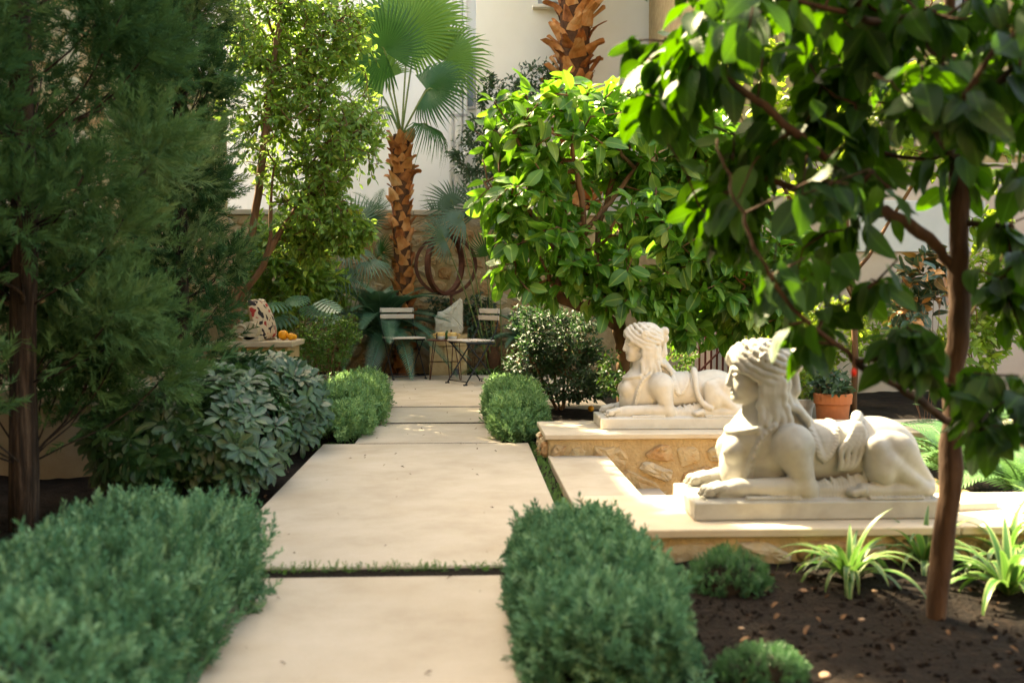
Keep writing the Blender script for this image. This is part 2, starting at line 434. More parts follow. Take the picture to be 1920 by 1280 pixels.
surf('rust', [(0.25, (0.055, 0.018, 0.010)), (0.55, (0.10, 0.033, 0.017)), (0.8, (0.17, 0.062, 0.03))], scale=14, rough=0.75, bump=0.35, bscale=90, bdist=0.004)
surf('black_iron', [(0.3, (0.010, 0.011, 0.013)), (0.7, (0.022, 0.023, 0.025))], scale=10, rough=0.42, bump=0.05)
surf('chair_wood', [(0.3, (0.50, 0.41, 0.33)), (0.6, (0.60, 0.52, 0.44)), (0.8, (0.66, 0.60, 0.53))], scale=9, stretch=(1, 8, 8), rough=0.7, bump=0.15, bscale=30, objvar=0.2)
surf('terracotta', [(0.3, (0.40, 0.12, 0.045)), (0.7, (0.52, 0.18, 0.07))], scale=7, rough=0.8, bump=0.15, bscale=60, bdist=0.003)
surf('pale_pot', [(0.3, (0.50, 0.45, 0.37)), (0.7, (0.62, 0.58, 0.5))], scale=9, rough=0.85, bump=0.3, bscale=40, bdist=0.005)
surf('sandstone', [(0.25, (0.40, 0.25, 0.11)), (0.5, (0.52, 0.35, 0.17)), (0.8, (0.60, 0.46, 0.27))], scale=8, rough=0.92, bump=0.7, bscale=40, bdist=0.01)
surf('bench_stone', [(0.3, (0.36, 0.28, 0.18)), (0.7, (0.48, 0.40, 0.28))], scale=5, rough=0.8, bump=0.25, bscale=50, bdist=0.005, stain=(4, 0.57, (0.34, 0.26, 0.16), 0.5))
surf('pale_rock', [(0.25, (0.42, 0.36, 0.27)), (0.55, (0.60, 0.54, 0.43)), (0.8, (0.68, 0.63, 0.53))], scale=6, rough=0.9, bump=0.5, bscale=25, bdist=0.012)
surf('bark_lemon', [(0.25, (0.060, 0.028, 0.013)), (0.5, (0.135, 0.068, 0.032)), (0.8, (0.24, 0.14, 0.07))], scale=13, stretch=(1, 1, 0.25), rough=0.9, bump=0.9, bscale=30, bdist=0.006)
surf('bark_lemon_shade', [(0.25, (0.022, 0.011, 0.006)), (0.5, (0.055, 0.028, 0.015)), (0.8, (0.12, 0.068, 0.036))], scale=13, stretch=(1, 1, 0.22), rough=0.95, bump=1.0, bscale=34, bdist=0.012)  # lemon bark darkened: the near trunk's shade is put into the colour
surf('bark_dark', [(0.35, (0.010, 0.007, 0.005)), (0.5, (0.030, 0.020, 0.014)), (0.66, (0.095, 0.066, 0.046))], scale=38, stretch=(1, 1, 0.10), rough=0.95, bump=1.0, bscale=45, bdist=0.03)
surf('bark_brown', [(0.25, (0.10, 0.048, 0.024)), (0.55, (0.18, 0.095, 0.05)), (0.8, (0.26, 0.155, 0.09))], scale=12, stretch=(1, 1, 0.2), rough=0.9, bump=0.5, bscale=30, bdist=0.008)
surf('palm_boot', [(0.2, (0.17, 0.050, 0.015)), (0.42, (0.38, 0.13, 0.036)), (0.62, (0.52, 0.22, 0.075)), (0.85, (0.62, 0.38, 0.19))], scale=9, stretch=(1, 1, 0.6), rough=0.8, bump=0.5, bscale=60, bdist=0.006, objvar=0.45)
surf('palm_core', [(0.3, (0.05, 0.02, 0.009)), (0.7, (0.13, 0.055, 0.022))], scale=20, rough=0.95, bump=0.8, bscale=60)
surf('cycad_trunk', [(0.3, (0.05, 0.026, 0.013)), (0.7, (0.16, 0.085, 0.04))], scale=20, rough=0.95, bump=0.8, bscale=50)
surf('twig_core', [(0.3, (0.010, 0.008, 0.005)), (0.7, (0.030, 0.022, 0.013))], scale=16, rough=1.0, bump=0.8, bscale=60)
surf('petiole_green', [(0.3, (0.10, 0.15, 0.04)), (0.7, (0.18, 0.23, 0.07))], scale=6, rough=0.5, bump=0)
surf('orange_fruit', [(0.3, (0.72, 0.27, 0.02)), (0.7, (0.80, 0.36, 0.03))], scale=6, rough=0.45, bump=0.2, bscale=120, bdist=0.002)
surf('red_fruit', [(0.3, (0.55, 0.02, 0.01)), (0.7, (0.65, 0.03, 0.02))], scale=6, rough=0.3, bump=0)
surf('linen', [(0.3, (0.55, 0.44, 0.31)), (0.7, (0.64, 0.53, 0.40))], scale=30, rough=0.95, bump=0.3, bscale=300, bdist=0.002)
surf('cushion_print', [(0.40, (0.02, 0.015, 0.02)), (0.43, (0.50, 0.39, 0.28)), (0.60, (0.50, 0.39, 0.28)), (0.63, (0.30, 0.03, 0.025))], scale=13, rough=0.95, bump=0.2, bscale=300, detail=1, bdist=0.002)
surf('mug_yellow', [(0.3, (0.62, 0.38, 0.12)), (0.7, (0.70, 0.47, 0.19))], scale=5, rough=0.3, bump=0)
surf('mug_white', [(0.3, (0.66, 0.63, 0.57)), (0.7, (0.72, 0.7, 0.65))], scale=5, rough=0.3, bump=0)
surf('mug_black', [(0.3, (0.015, 0.015, 0.016)), (0.7, (0.025, 0.025, 0.025))], scale=5, rough=0.3, bump=0)
surf('green_bottle', [(0.3, (0.03, 0.08, 0.02)), (0.7, (0.05, 0.12, 0.03))], scale=5, rough=0.15, bump=0)
surf('lamp_metal', [(0.3, (0.05, 0.052, 0.055)), (0.7, (0.09, 0.092, 0.095))], scale=9, rough=0.5, bump=0.1)
surf('lamp_lens', [(0.3, (0.20, 0.22, 0.15)), (0.7, (0.28, 0.30, 0.2))], scale=9, rough=0.3, bump=0)
surf('dead_leaf', [(0.3, (0.06, 0.03, 0.015)), (0.7, (0.17, 0.095, 0.045))], scale=20, rough=0.9, bump=0.2, objvar=0.5)

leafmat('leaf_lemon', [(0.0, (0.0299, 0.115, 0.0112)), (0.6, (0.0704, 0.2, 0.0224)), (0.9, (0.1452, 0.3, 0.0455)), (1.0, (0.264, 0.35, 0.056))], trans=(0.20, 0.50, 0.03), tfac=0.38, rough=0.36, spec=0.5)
leafmat('leaf_lemon_shade', [(0.0, (0.0056, 0.027, 0.0035)), (0.7, (0.0128, 0.0504, 0.0056)), (1.0, (0.04, 0.1125, 0.0098))], trans=(0.12, 0.34, 0.010), tfac=0.32, rough=0.46, spec=0.32)  # darker copy of leaf_lemon; shade of the near crown painted into the colour
leafmat('leaf_ficus', [(0.0, (0.057, 0.1522, 0.021)), (0.6, (0.1092, 0.2363, 0.035)), (0.93, (0.19, 0.3255, 0.0525)), (1.0, (0.399, 0.399, 0.049))], trans=(0.34, 0.56, 0.09), tfac=0.36, rough=0.33, spec=0.5)
leafmat('leaf_bright', [(0.0, (0.07, 0.15, 0.02)), (0.7, (0.14, 0.25, 0.035)), (1.0, (0.30, 0.34, 0.05))], trans=(0.48, 0.68, 0.06), tfac=0.45, rough=0.4)
leafmat('leaf_dark', [(0.0, (0.020, 0.048, 0.026)), (0.7, (0.036, 0.080, 0.040)), (1.0, (0.065, 0.12, 0.055))], trans=(0.08, 0.22, 0.05), tfac=0.2, rough=0.45, spec=0.45)
leafmat('leaf_pitto', [(0.0, (0.0083, 0.0391, 0.015)), (0.6, (0.018, 0.0663, 0.024)), (1.0, (0.0465, 0.1105, 0.039))], trans=(0.12, 0.28, 0.06), tfac=0.15, rough=0.32, spec=0.5)
leafmat('leaf_box', [(0.0, (0.0298, 0.095, 0.0144)), (0.7, (0.0638, 0.1662, 0.024)), (1.0, (0.136, 0.266, 0.048))], trans=(0.22, 0.42, 0.06), tfac=0.3, rough=0.38, veins=False)
leafmat('leaf_cypress', [(0.0, (0.0124, 0.0503, 0.0198)), (0.35, (0.0341, 0.1021, 0.0383)), (0.75, (0.0868, 0.185, 0.0726)), (1.0, (0.1488, 0.2146, 0.0858))], trans=(0.16, 0.26, 0.06), tfac=0.18, rough=0.75, spec=0.08, veins=False)
leafmat('leaf_silver', [(0.0, (0.0315, 0.1196, 0.064)), (0.6, (0.0875, 0.23, 0.1287)), (1.0, (0.21, 0.3864, 0.2262))], trans=(0.20, 0.36, 0.15), tfac=0.18, rough=0.75, spec=0.08, veins=False)
leafmat('leaf_pale', [(0.0, (0.085, 0.209, 0.08)), (0.6, (0.1445, 0.2945, 0.116)), (1.0, (0.2465, 0.399, 0.152))], trans=(0.3, 0.5, 0.16), tfac=0.22, rough=0.6, spec=0.25, veins=False)
leafmat('leaf_thyme', [(0.0, (0.016, 0.0765, 0.0272)), (0.7, (0.032, 0.126, 0.044)), (1.0, (0.068, 0.18, 0.06))], trans=(0.12, 0.34, 0.08), tfac=0.25, rough=0.5, veins=False)
leafmat('leaf_palm', [(0.0, (0.085, 0.21, 0.035)), (0.7, (0.125, 0.27, 0.045)), (1.0, (0.17, 0.31, 0.055))], trans=(0.36, 0.62, 0.11), tfac=0.34, rough=0.42, spec=0.4, veins=False)  # lighter than leaf_palm_dark: sun through the back fans put into the colour
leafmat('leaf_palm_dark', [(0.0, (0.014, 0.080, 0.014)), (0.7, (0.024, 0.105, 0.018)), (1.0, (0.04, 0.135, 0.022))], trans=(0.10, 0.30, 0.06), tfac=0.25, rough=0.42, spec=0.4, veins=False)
leafmat('leaf_fan', [(0.0, (0.060, 0.115, 0.068)), (0.7, (0.105, 0.175, 0.11)), (1.0, (0.17, 0.25, 0.165))], trans=(0.18, 0.34, 0.14), tfac=0.25, rough=0.45, veins=False)
leafmat('leaf_cycad', [(0.0, (0.045, 0.125, 0.075)), (0.7, (0.072, 0.18, 0.10)), (1.0, (0.10, 0.22, 0.125))], trans=(0.06, 0.22, 0.08), tfac=0.15, rough=0.38, spec=0.5, veins=False)
leafmat('leaf_spider', [(0.0, (0.0196, 0.0808, 0.014)), (1.0, (0.0385, 0.1275, 0.021))], trans=(0.18, 0.42, 0.07), tfac=0.25, rough=0.4, veins=False, stripe=(0.30, (0.23, 0.30, 0.11)))
leafmat('leaf_fern', [(0.0, (0.05, 0.14, 0.055)), (1.0, (0.10, 0.23, 0.085))], trans=(0.2, 0.45, 0.12), tfac=0.3, rough=0.5, veins=False)
leafmat('leaf_magnolia', [(0.0, (0.020, 0.055, 0.038)), (0.72, (0.040, 0.09, 0.058)), (0.8, (0.26, 0.11, 0.03)), (1.0, (0.34, 0.16, 0.05))], trans=(0.1, 0.2, 0.04), tfac=0.12, rough=0.35, spec=0.5)
leafmat('leaf_moss', [(0.0, (0.04, 0.13, 0.025)), (1.0, (0.10, 0.24, 0.045))], trans=(0.22, 0.45, 0.08), tfac=0.3, rough=0.5, veins=False)

# ------------------------------------------------------------------ ground with the stair pit left open
PIT = (0.50, 2.30, 4.04, 5.96)
def soil_height(x, y):
    p = np.stack([x, y, 0 * x], -1)
    return -0.045 + 0.022 * noise3(p, 2.3, 1.0) + 0.010 * noise3(p, 9.0, 2.0) + 0.006 * noise3(p, 31.0, 3.0) + 0.06 * np.clip((y - 2.75) / .6, 0, 1) * ((x > .42) & (y < 3.6))
def ground():
    xs = np.unique(np.round(np.concatenate([[-40, -20, -10, -6], np.arange(-4.5, 4.51, 0.05), [6, 10, 20, 40], [PIT[0], PIT[1]]]), 4))
    ys = np.unique(np.round(np.concatenate([[-30, -12, -5, -1], np.arange(0.2, 15.01, 0.06), [20, 30, 60], [PIT[2], PIT[3]]]), 4))
    X, Yg = np.meshgrid(xs, ys, indexing='ij'); Z = soil_height(X, Yg)
    # terrace and path sit on firm ground just under the slabs
    Z = np.where((X > -2.2) & (X < 1.6) & (Yg > 8.8) & (Yg < 12.1), -0.03, Z)
    # joints of the path are filled nearly to the top
    Z = np.where((X > -1.05) & (X < .46) & (Yg > 3.30) & (Yg < 3.56), -0.003 + 0.1 * (Z + .045), Z)
    Z = np.where((X > -.74) & (X < .24) & (Yg > 6.40) & (Yg < 8.70), -0.003, Z)
    V = np.stack([X, Yg, Z], -1).reshape(-1, 3); ny = len(ys)
    i, j = np.meshgrid(np.arange(len(xs) - 1), np.arange(ny - 1), indexing='ij')
    Q = np.stack([i * ny + j, (i + 1) * ny + j, (i + 1) * ny + j + 1, i * ny + j + 1], -1).reshape(-1, 4)
    cx = (xs[:-1] + xs[1:])[i.ravel()] / 2; cy = (ys[:-1] + ys[1:])[j.ravel()] / 2
    Q = Q[~((cx > PIT[0]) & (cx < PIT[1]) & (cy > PIT[2]) & (cy < PIT[3]))]
    o = link('ground', make_mesh('ground', V, Q, 'soil')); tag(o, 'dark brown garden soil of the planting beds', None, kind='structure')
ground()

# ------------------------------------------------------------------ path of pale slabs
path = link('path', None); tag(path, 'garden path of large pale limestone slabs leading to the seating terrace', None, kind='structure')
def slab(x0, x1, y0, y1, z=0.0, th=0.055):
    # slightly uneven edge: subdivided outline with a small chamfer
    b = 0.006; me = obj('slab', box(x0, x1, y0, y1, z - th, z, b), 'limestone', path)
    return me
slab(-0.745, 0.205, 0.35, 3.375)
slab(-0.925, 0.405, 3.48, 6.44, 0.004)
slab(-0.73, 0.235, 6.495, 7.485, 0.0)
slab(-0.73, 0.235, 7.57, 8.585, 0.002)
slab(-1.70, 1.25, 8.69, 12.15, 0.0)

# ------------------------------------------------------------------ stone walls with every stone its own piece
def clip_poly(poly, a, nvec):
    out = []
    for i in range(len(poly)):
        p, q = poly[i], poly[(i + 1) % len(poly)]
        dp, dq = np.dot(p - a, nvec), np.dot(q - a, nvec)
        if dp <= 0: out.append(p)
        if dp * dq < 0: out.append(p + (q - p) * dp / (dp - dq))
    return out
def stones_on(parent, O, U, Vv, w_, h_, sw, sh, mat='rubble', depth=0.03, shrink=(0.06, 0.22), keep=None, seed=3, name='stone'):
    """irregular stones bedded in the face spanned by U (right) and Vv (up) from O"""
    rg = np.random.default_rng(seed); O = np.asarray(O, float); U = nrm(U); Vv = nrm(Vv); Nn = np.cross(U, Vv)
    seeds = []; ny = max(1, int(round(h_ / sh))); nx = max(1, int(round(w_ / sw)))
    for j in range(-1, ny + 1):
        for i in range(-1, nx + 2):
            seeds.append([(i + 0.5 * (j % 2) + rg.uniform(-.42, .42)) * w_ / nx, (j + 0.5 + rg.uniform(-.36, .36)) * h_ / ny])
    seeds = np.array(seeds); asp = sh / sw; cnt = 0
    for k, c in enumerate(seeds):
        if not (0 < c[0] < w_ and 0 < c[1] < h_): continue
        if keep is not None and not keep(c[0], c[1]): continue
        if rg.random() < 0.06: continue
        poly = [np.array(p) for p in ([0.006, 0.006], [w_ - 0.006, 0.006], [w_ - 0.006, h_ - 0.006], [0.006, h_ - 0.006])]
        dd = np.linalg.norm((seeds - c) * [asp, 1], axis=1)
        for q in np.argsort(dd)[1:14]:
            poly = clip_poly(poly, (c + seeds[q]) / 2, (seeds[q] - c) * np.array([asp * asp, 1]))
            if len(poly) < 3: break
        if len(poly) < 3: continue
        P = np.array(poly); m = P.mean(0); s = 1 - rg.uniform(*shrink); P = m + (P - m) * s
        # round the outline
        ring = []
        for i in range(len(P)):
            a, b = P[i], P[(i + 1) % len(P)]
            ring += [a + (b - a) * 0.22 + rg.normal(0, .03 * sh, 2), a + (b - a) * 0.78 + rg.normal(0, .03 * sh, 2)]
        ring = np.array(ring); n = len(ring); d = depth * rg.uniform(0.5, 1.35)
        tl = rg.normal(0, .25, 2)
        def lay(scale, hgt, jit):
            q = m + (ring - m) * scale; hh = hgt + (q - m) @ tl * (d / sh) * 0.7 + rg.normal(0, jit, n)
            return O + q[:, :1] * U + q[:, 1:] * Vv + hh[:, None] * Nn
        L = [lay(1.0, -0.03, 0.0), lay(1.0, d * 0.45, d * .12), lay(0.82, d * 0.95, d * .22), lay(0.42, d * 1.1, d * .25)]
        V = np.vstack(L + [[O + m[0] * U + m[1] * Vv + d * 1.12 * Nn]]); Q = []; T = []
        for r in range(3):
            for i in range(n): Q.append([r * n + i, r * n + (i + 1) % n, (r + 1) * n + (i + 1) % n, (r + 1) * n + i])
        for i in range(n): T.append([3 * n + i, 3 * n + (i + 1) % n, 4 * n])
        V = V - np.array(parent.matrix_basis.translation)
        link(name, make_mesh(name, V, [np.array(Q), np.array(T)], mat, smooth=bool(rg.random() < .2)), parent)
        cnt += 1
    return cnt

# stair pit and its two parapets
WZ = 0.102
def parapet(y0, y1, x0, x1, label, face):
    t = thing('parapet_wall', label, 'wall')
    zb = -1.5
    obj('mortar_core', box(x0, x1, y0, y1, zb, WZ, 0.008), 'mortar', t)
    k = 0; x = x0 - 0.022
    for x2 in (x0 + 1.28, x0 + 2.55, x1 + 0.022):
        obj('coping_slab', box(x + (0.002 if k else 0), x2 - 0.002, y0 - 0.028, y1 + 0.028, WZ - 0.002, 0.13, 0.004), 'coping_stone', t); x = x2; k += 1
    return t
pa = parapet(5.93, 6.52, 0.49, 4.2, 'low rubble wall with pale coping under the sunlit cream sphinx', 1)
stones_on(pa, (0.49, 5.93, -1.45), (1, 0, 0), (0, 0, 1), 1.85, 1.525, 0.20, 0.145, seed=5, depth=0.020, shrink=(0.08, 0.42))
stones_on(pa, (0.49, 6.52, -0.1), (0, -1, 0), (0, 0, 1), 0.59, 0.19, 0.15, 0.10, seed=6)
pb = parapet(3.48, 4.04, 0.49, 4.2, 'low rubble wall with pale coping beside the spider plants, carrying the shaded sphinx', 0)
stones_on(pb, (0.49, 3.48, -0.12), (1, 0, 0), (0, 0, 1), 3.6, 0.21, 0.17, 0.105, seed=8)
stones_on(pb, (2.3, 4.04, -1.45), (-1, 0, 0), (0, 0, 1), 1.81, 1.5, 0.24, 0.18, seed=9)
st = thing('garden_stair', 'pale stone steps going down between the two sphinx walls', 'stairs')
xs = [0.489, 0.846, 1.166, 1.486, 1.806, 2.30]
for k in range(5):
    z = -0.2 * k
    obj('tread', box(xs[k] - (0.0 if k == 0 else 0.02), xs[k + 1], 4.045, 5.925, z - 0.045, z, 0.004), 'limestone', st)
    obj('riser', box(xs[k] + 0.002, xs[k + 1] - 0.012, 4.05, 5.92, -1.5, z - 0.046), 'mortar', st)
rw = thing('retaining_wall', 'plastered end wall closing the stair pit below the ferns', 'wall')
obj('wall_face', box(2.30, 2.42, 4.04, 5.93, -1.5, 0.02, 0.01), 'mortar', rw)

# ------------------------------------------------------------------ stone wall behind the terrace, upper bed, buildings
BW = 13.1
bw = thing('terrace_wall', 'tall ochre rubble wall with pale coping behind the terrace seating', 'wall')
obj('mortar_core', box(-3.2, 4.4, BW, BW + 0.45, -0.2, 2.02, 0.01), 'mortar', bw)
for k in range(6):
    a = -3.24 + k * 1.28
    obj('coping_slab', box(a, a + 1.275, BW - 0.04, BW + 0.5, 2.018, 2.085, 0.006), 'coping_stone', bw)
stones_on(bw, (-3.2, BW, 0.0), (1, 0, 0), (0, 0, 1), 4.4, 2.0, 0.23, 0.16, seed=21, depth=0.022, shrink=(0.10, 0.36))
ub = link('upper_bed', make_mesh('upper_bed', *box(-6, 6, BW + 0.46, 16.5, 1.0, 1.98), 'soil')); tag(ub, 'raised soil bed behind the terrace wall', None, kind='structure')

lw = thing('garden_wall', 'tall warm rubble boundary wall behind the conifers', 'wall')
obj('mortar_core', box(-3.55, -3.05, -2.0, 13.0, -0.3, 3.5, 0.02), 'mortar', lw)
stones_on(lw, (-3.05, 3.4, 0.0), (0, 1, 0), (0, 0, 1), 8.2, 3.45, 0.42, 0.30, seed=31, depth=0.04, shrink=(0.08, 0.3))

def pipe(parent, px, y0p, y1p, Y, r, name='downpipe', mat='pipe_paint'):
    a, b = pw(px, y0p, Y), pw(px, y1p, Y)
    o = obj(name, tube(np.linspace(a, [a[0], a[1], b[2]], 4), r, 12), mat, parent, smooth=True)
    for z in np.arange(min(a[2], b[2]) + 0.3, max(a[2], b[2]), 1.1):
        obj('pipe_clip', tube([[a[0], a[1], z], [a[0], a[1], z + 0.04]], r * 1.25, 12), 'grey_frame', parent)
    return o
bh = thing('white_house', 'white rendered house with drainpipes behind the fan palm', 'house')
xw0, xw1 = -10.0, pw(893, 0, 15.2)[0]
obj('wall', box(xw0, xw1 + 0.6, 15.2, 19, 1.2, 9.2), 'white_render', bh)
obj('cornice', box(xw0 - .1, xw1 + .4, 15.05, 19, 9.2, 9.45), 'white_render', bh)
for px_, r_ in ((845, .035), (858, .055), (871, .03)): pipe(bh, px_, -400, 395, 15.12, r_)
a = pw(868, 205, 15.17); b = pw(891, 112, 15.17)
obj('window_frame', box(a[0], b[0], 15.14, 15.199, a[2], b[2]), 'grey_frame', bh)
obj('window_pane', box(a[0] + .03, b[0] - .03, 15.132, 15.139, a[2] + .04, b[2] - .04), 'dark_glass', bh)
obj('pipe_elbow', tube(spline([pw(873, 275, 15.08), pw(873, 292, 15.08), pw(861, 312, 15.1), pw(860, 330, 15.1)], 12), .05, 10), 'pipe_paint', bh, smooth=True)
ch = thing('cream_house', 'cream rendered house wall with a shuttered window behind the rough palm trunk', 'house')
xc0 = pw(893, 0, 14.6)[0]
obj('wall', box(xc0, 6.5, 14.6, 19, 1.2, 9.0), 'cream_render', ch)
a = pw(1002, 12, 14.6); b = pw(1100, -160, 14.6)
wn = obj('window', box(a[0] + .05, b[0], 14.54, 14.599, a[2], b[2]), 'grey_frame', ch)
for i in range(14):
    z = a[2] + .05 + i * (b[2] - a[2] - .1) / 14
    obj('shutter_slat', box(a[0] + .1, b[0] - .05, 14.525, 14.539, z, z + .06), 'pipe_paint', wn)
obj('window_sill', box(a[0] - .03, b[0] + .05, 14.46, 14.6, a[2] - .05, a[2] - .004, .006), 'cream_render', ch)

# house on the stair side: rendered ground floor, rubble upper floor
rh = thing('stone_house', 'house with pinkish rendered ground floor and rubble stone upper floor beyond the lemon trees', 'house')
HY = 10.2
obj('wall', box(2.55, 9.0, HY, 14.0, -0.2, 2.35, .01), 'pink_render', rh)
obj('upper_wall', box(2.56, 9.0, HY + .02, 14.0, 2.345, 6.5, .01), 'mortar', rh)
obj('white_band', box(4.0, 5.4, HY - .03, HY + .02, 1.42, 1.95, .006), 'grey_render', rh)
stones_on(rh, (3.7, HY + .02, 2.4), (1, 0, 0), (0, 0, 1), 2.2, 2.2, 0.36, 0.25, seed=41, depth=0.05)
pipe(rh, 1705, 520, 705, HY - .1, .07, mat='red_metal')
a = pw(1790, 225, HY); b = pw(1842, -40, HY)
wf = obj('window', box(a[0] - .05, b[0] + .03, HY - .05, HY + .03, a[2], b[2]), 'grey_frame', rh)
obj('pane', box(a[0] + .03, b[0] - .05, HY - .058, HY - .051, a[2] + .06, b[2] - .06), 'dark_glass', wf)
for px_ in (1812, 1823, 1834):
    p = pw(px_, 225, HY - .18); q = pw(px_, -40, HY - .18)
    obj('grille_bar', tube([[p[0], p[1], p[2]], [p[0], p[1], q[2]]], .012, 6), 'red_metal', wf)
for py_ in (160, 182, 204, 225, 120, 80, 40, 0):
    p = pw(1808, py_, HY - .18); q = pw(1838, py_, HY - .18)
    obj('grille_bar', tube([p, q], .012, 6), 'red_metal', wf)

# unseen house added beyond the boundary wall to keep the sun off the path
nh = thing('added_shade_house', 'tall ochre house added out of view beyond the rubble boundary wall to shade the path', 'house')
NHH = 8.1
obj('wall', box(-9.0, -4.3, -4.0, 11.8, -0.3, NHH), 'cream_render', nh)
obj('roof', box(-9.2, -4.15, -4.2, 12.0, NHH, NHH + .18, .02), 'terracotta', nh)

# unseen house added behind the camera; its sunlit front bounces warm light in
oh = thing('added_ochre_house', 'ochre rendered house added out of view opposite the white house to bounce warm light', 'house')
obj('wall', box(-5.0, 9.0, -9.0, -4.5, -0.3, 6.0), 'ochre_render', oh)
obj('roof', box(-5.2, 9.2, -9.2, -4.3, 6.0, 6.2, .02), 'terracotta', oh)
# red metal trellis gate against the house
tg = thing('trellis_gate', 'dark red metal trellis gate behind the sunlit sphinx', 'gate')
for i in range(9):
    x = pw(1312 + i * 11, 600, 9.4)[0]
    obj('bar', tube([[x, 9.4, -.05], [x, 9.4, 1.62]], .011, 6), 'red_metal', tg)
for z in (0.06, 0.75, 1.55):
    obj('rail', box(pw(1308, 600, 9.4)[0], pw(1404, 600, 9.4)[0], 9.388, 9.412, z, z + .03), 'red_metal', tg)
for z in (.25, 1.0):
    obj('brace', tube([[pw(1312, 600, 9.4)[0], 9.375, z], [pw(1400, 600, 9.4)[0], 9.375, z + .45]], .010, 6), 'red_metal', tg)

# ------------------------------------------------------------------ marble sphinxes: one continuous carved surface each
def sd_ell(P, c, r, rot=None):
    q = P - np.asarray(c)
    if rot is not None: q = q @ rot
    r = np.asarray(r, float); k0 = np.linalg.norm(q / r, axis=-1); k1 = np.linalg.norm(q / (r * r), axis=-1)
    return k0 * (k0 - 1) / (k1 + 1e-9)
def sd_cone(P, a, b, ra, rb):
    a = np.asarray(a, float); b = np.asarray(b, float); ba = b - a; h = np.clip(((P - a) @ ba) / (ba @ ba), 0, 1)
    return np.linalg.norm(P - a - h[..., None] * ba, axis=-1) - (ra + (rb - ra) * h)
class Field:
    def __init__(s, lo, hi, h):
        s.h = h; s.lo = np.asarray(lo, float); s.n = (np.ceil((np.asarray(hi) - s.lo) / h)).astype(int) + 1
        s.F = np.full(s.n, 0.05, np.float32)
    def sl(s, lo, hi, m):
        a = np.clip(np.floor((np.asarray(lo) - m - s.lo) / s.h).astype(int), 0, s.n); b = np.clip(np.ceil((np.asarray(hi) + m - s.lo) / s.h).astype(int) + 1, 0, s.n)
        g = np.meshgrid(*[s.lo[k] + s.h * np.arange(a[k], b[k]) for k in range(3)], indexing='ij')
        return tuple(slice(a[k], b[k]) for k in range(3)), np.stack(g, -1)
    def put(s, fn, lo, hi, k=0.012, op='add'):
        w_, P = s.sl(lo, hi, 0.03 + k)
        if P.size == 0: return
        d = fn(P); A = s.F[w_]
        if op == 'add':
            h = np.clip(0.5 + 0.5 * (A - d) / k, 0, 1); s.F[w_] = A * (1 - h) + d * h - k * h * (1 - h)
        else:
            d = -d; h = np.clip(0.5 - 0.5 * (A - d) / k, 0, 1); s.F[w_] = A * (1 - h) + d * h + k * h * (1 - h)
    def ell(s, c, r, k=0.012, rot=None, op='add'):
        c = np.asarray(c, float); m = max(r) if rot is not None else np.asarray(r)
        s.put(lambda P: sd_ell(P, c, r, rot), c - m, c + m, k, op)
    def cone(s, a, b, ra, rb, k=0.012, op='add'):
        a = np.asarray(a, float); b = np.asarray(b, float); m = max(ra, rb)
        s.put(lambda P: sd_cone(P, a, b, ra, rb), np.minimum(a, b) - m, np.maximum(a, b) + m, k, op)
    def rope(s, pts, r0, r1, k=0.006, n=14, wob=0.0, freq=9.0, op='add'):
        Q = spline(pts, n); rr = np.linspace(r0, r1, n)
        if wob: Q = Q + wob * np.sin(np.arange(n) * freq)[:, None] * np.array([0.6, 0.2, 0.8])
        for i in range(n - 1): s.cone(Q[i], Q[i + 1], rr[i], rr[i + 1], k, op)
    def mesh(s):
        F = s.F; ins = F < 0
        sh = np.array(F.shape) - 1
        cnt = np.zeros(sh, np.int8); acc = np.zeros((*sh, 3), np.float32); ne = np.zeros(sh, np.float32)
        def cor(A, o): return A[o[0]:o[0] + sh[0], o[1]:o[1] + sh[1], o[2]:o[2] + sh[2]]
        C = [(i, j, k) for i in (0, 1) for j in (0, 1) for k in (0, 1)]
        for o in C: cnt += cor(ins, o)
        act = (cnt > 0) & (cnt < 8); I = np.argwhere(act)
        val = {o: F[I[:, 0] + o[0], I[:, 1] + o[1], I[:, 2] + o[2]] for o in C}
        pos = np.zeros((len(I), 3)); m = np.zeros(len(I))
        for o in C:
            for ax in range(3):
                if o[ax] == 0:
                    q = list(o); q[ax] = 1; q = tuple(q); f0, f1 = val[o], val[q]; x = (f0 < 0) != (f1 < 0)
                    t = np.where(x, f0 / (f0 - f1 + 1e-12), 0)
                    p = np.tile(np.array(o, float), (len(I), 1)); p[:, ax] = t
                    pos += np.where(x[:, None], p, 0); m += x
        V = s.lo + s.h * (I + pos / m[:, None])
        idm = np.full(sh, -1, np.int64); idm[act] = np.arange(len(I)); Q = []
        for ax in range(3):
            a, b = [(1, 2), (2, 0), (0, 1)][ax]
            sl0 = [slice(None)] * 3; sl1 = [slice(None)] * 3; sl0[ax] = slice(0, -1); sl1[ax] = slice(1, None)
            e = ins[tuple(sl0)] != ins[tuple(sl1)]; E = np.argwhere(e)
            E = E[(E[:, a] > 0) & (E[:, b] > 0) & (E[:, a] < sh[a]) & (E[:, b] < sh[b]) & (E[:, ax] < sh[ax])]
            def at(da, db):
                q = E.copy(); q[:, a] -= da; q[:, b] -= db; return idm[q[:, 0], q[:, 1], q[:, 2]]
            f = np.stack([at(1, 1), at(0, 1), at(0, 0), at(1, 0)], -1)
            fl = ins[E[:, 0], E[:, 1], E[:, 2]]
            f = np.where(fl[:, None], f, f[:, ::-1]); Q.append(f[(f >= 0).all(1)])
        return V, [np.concatenate(Q)]

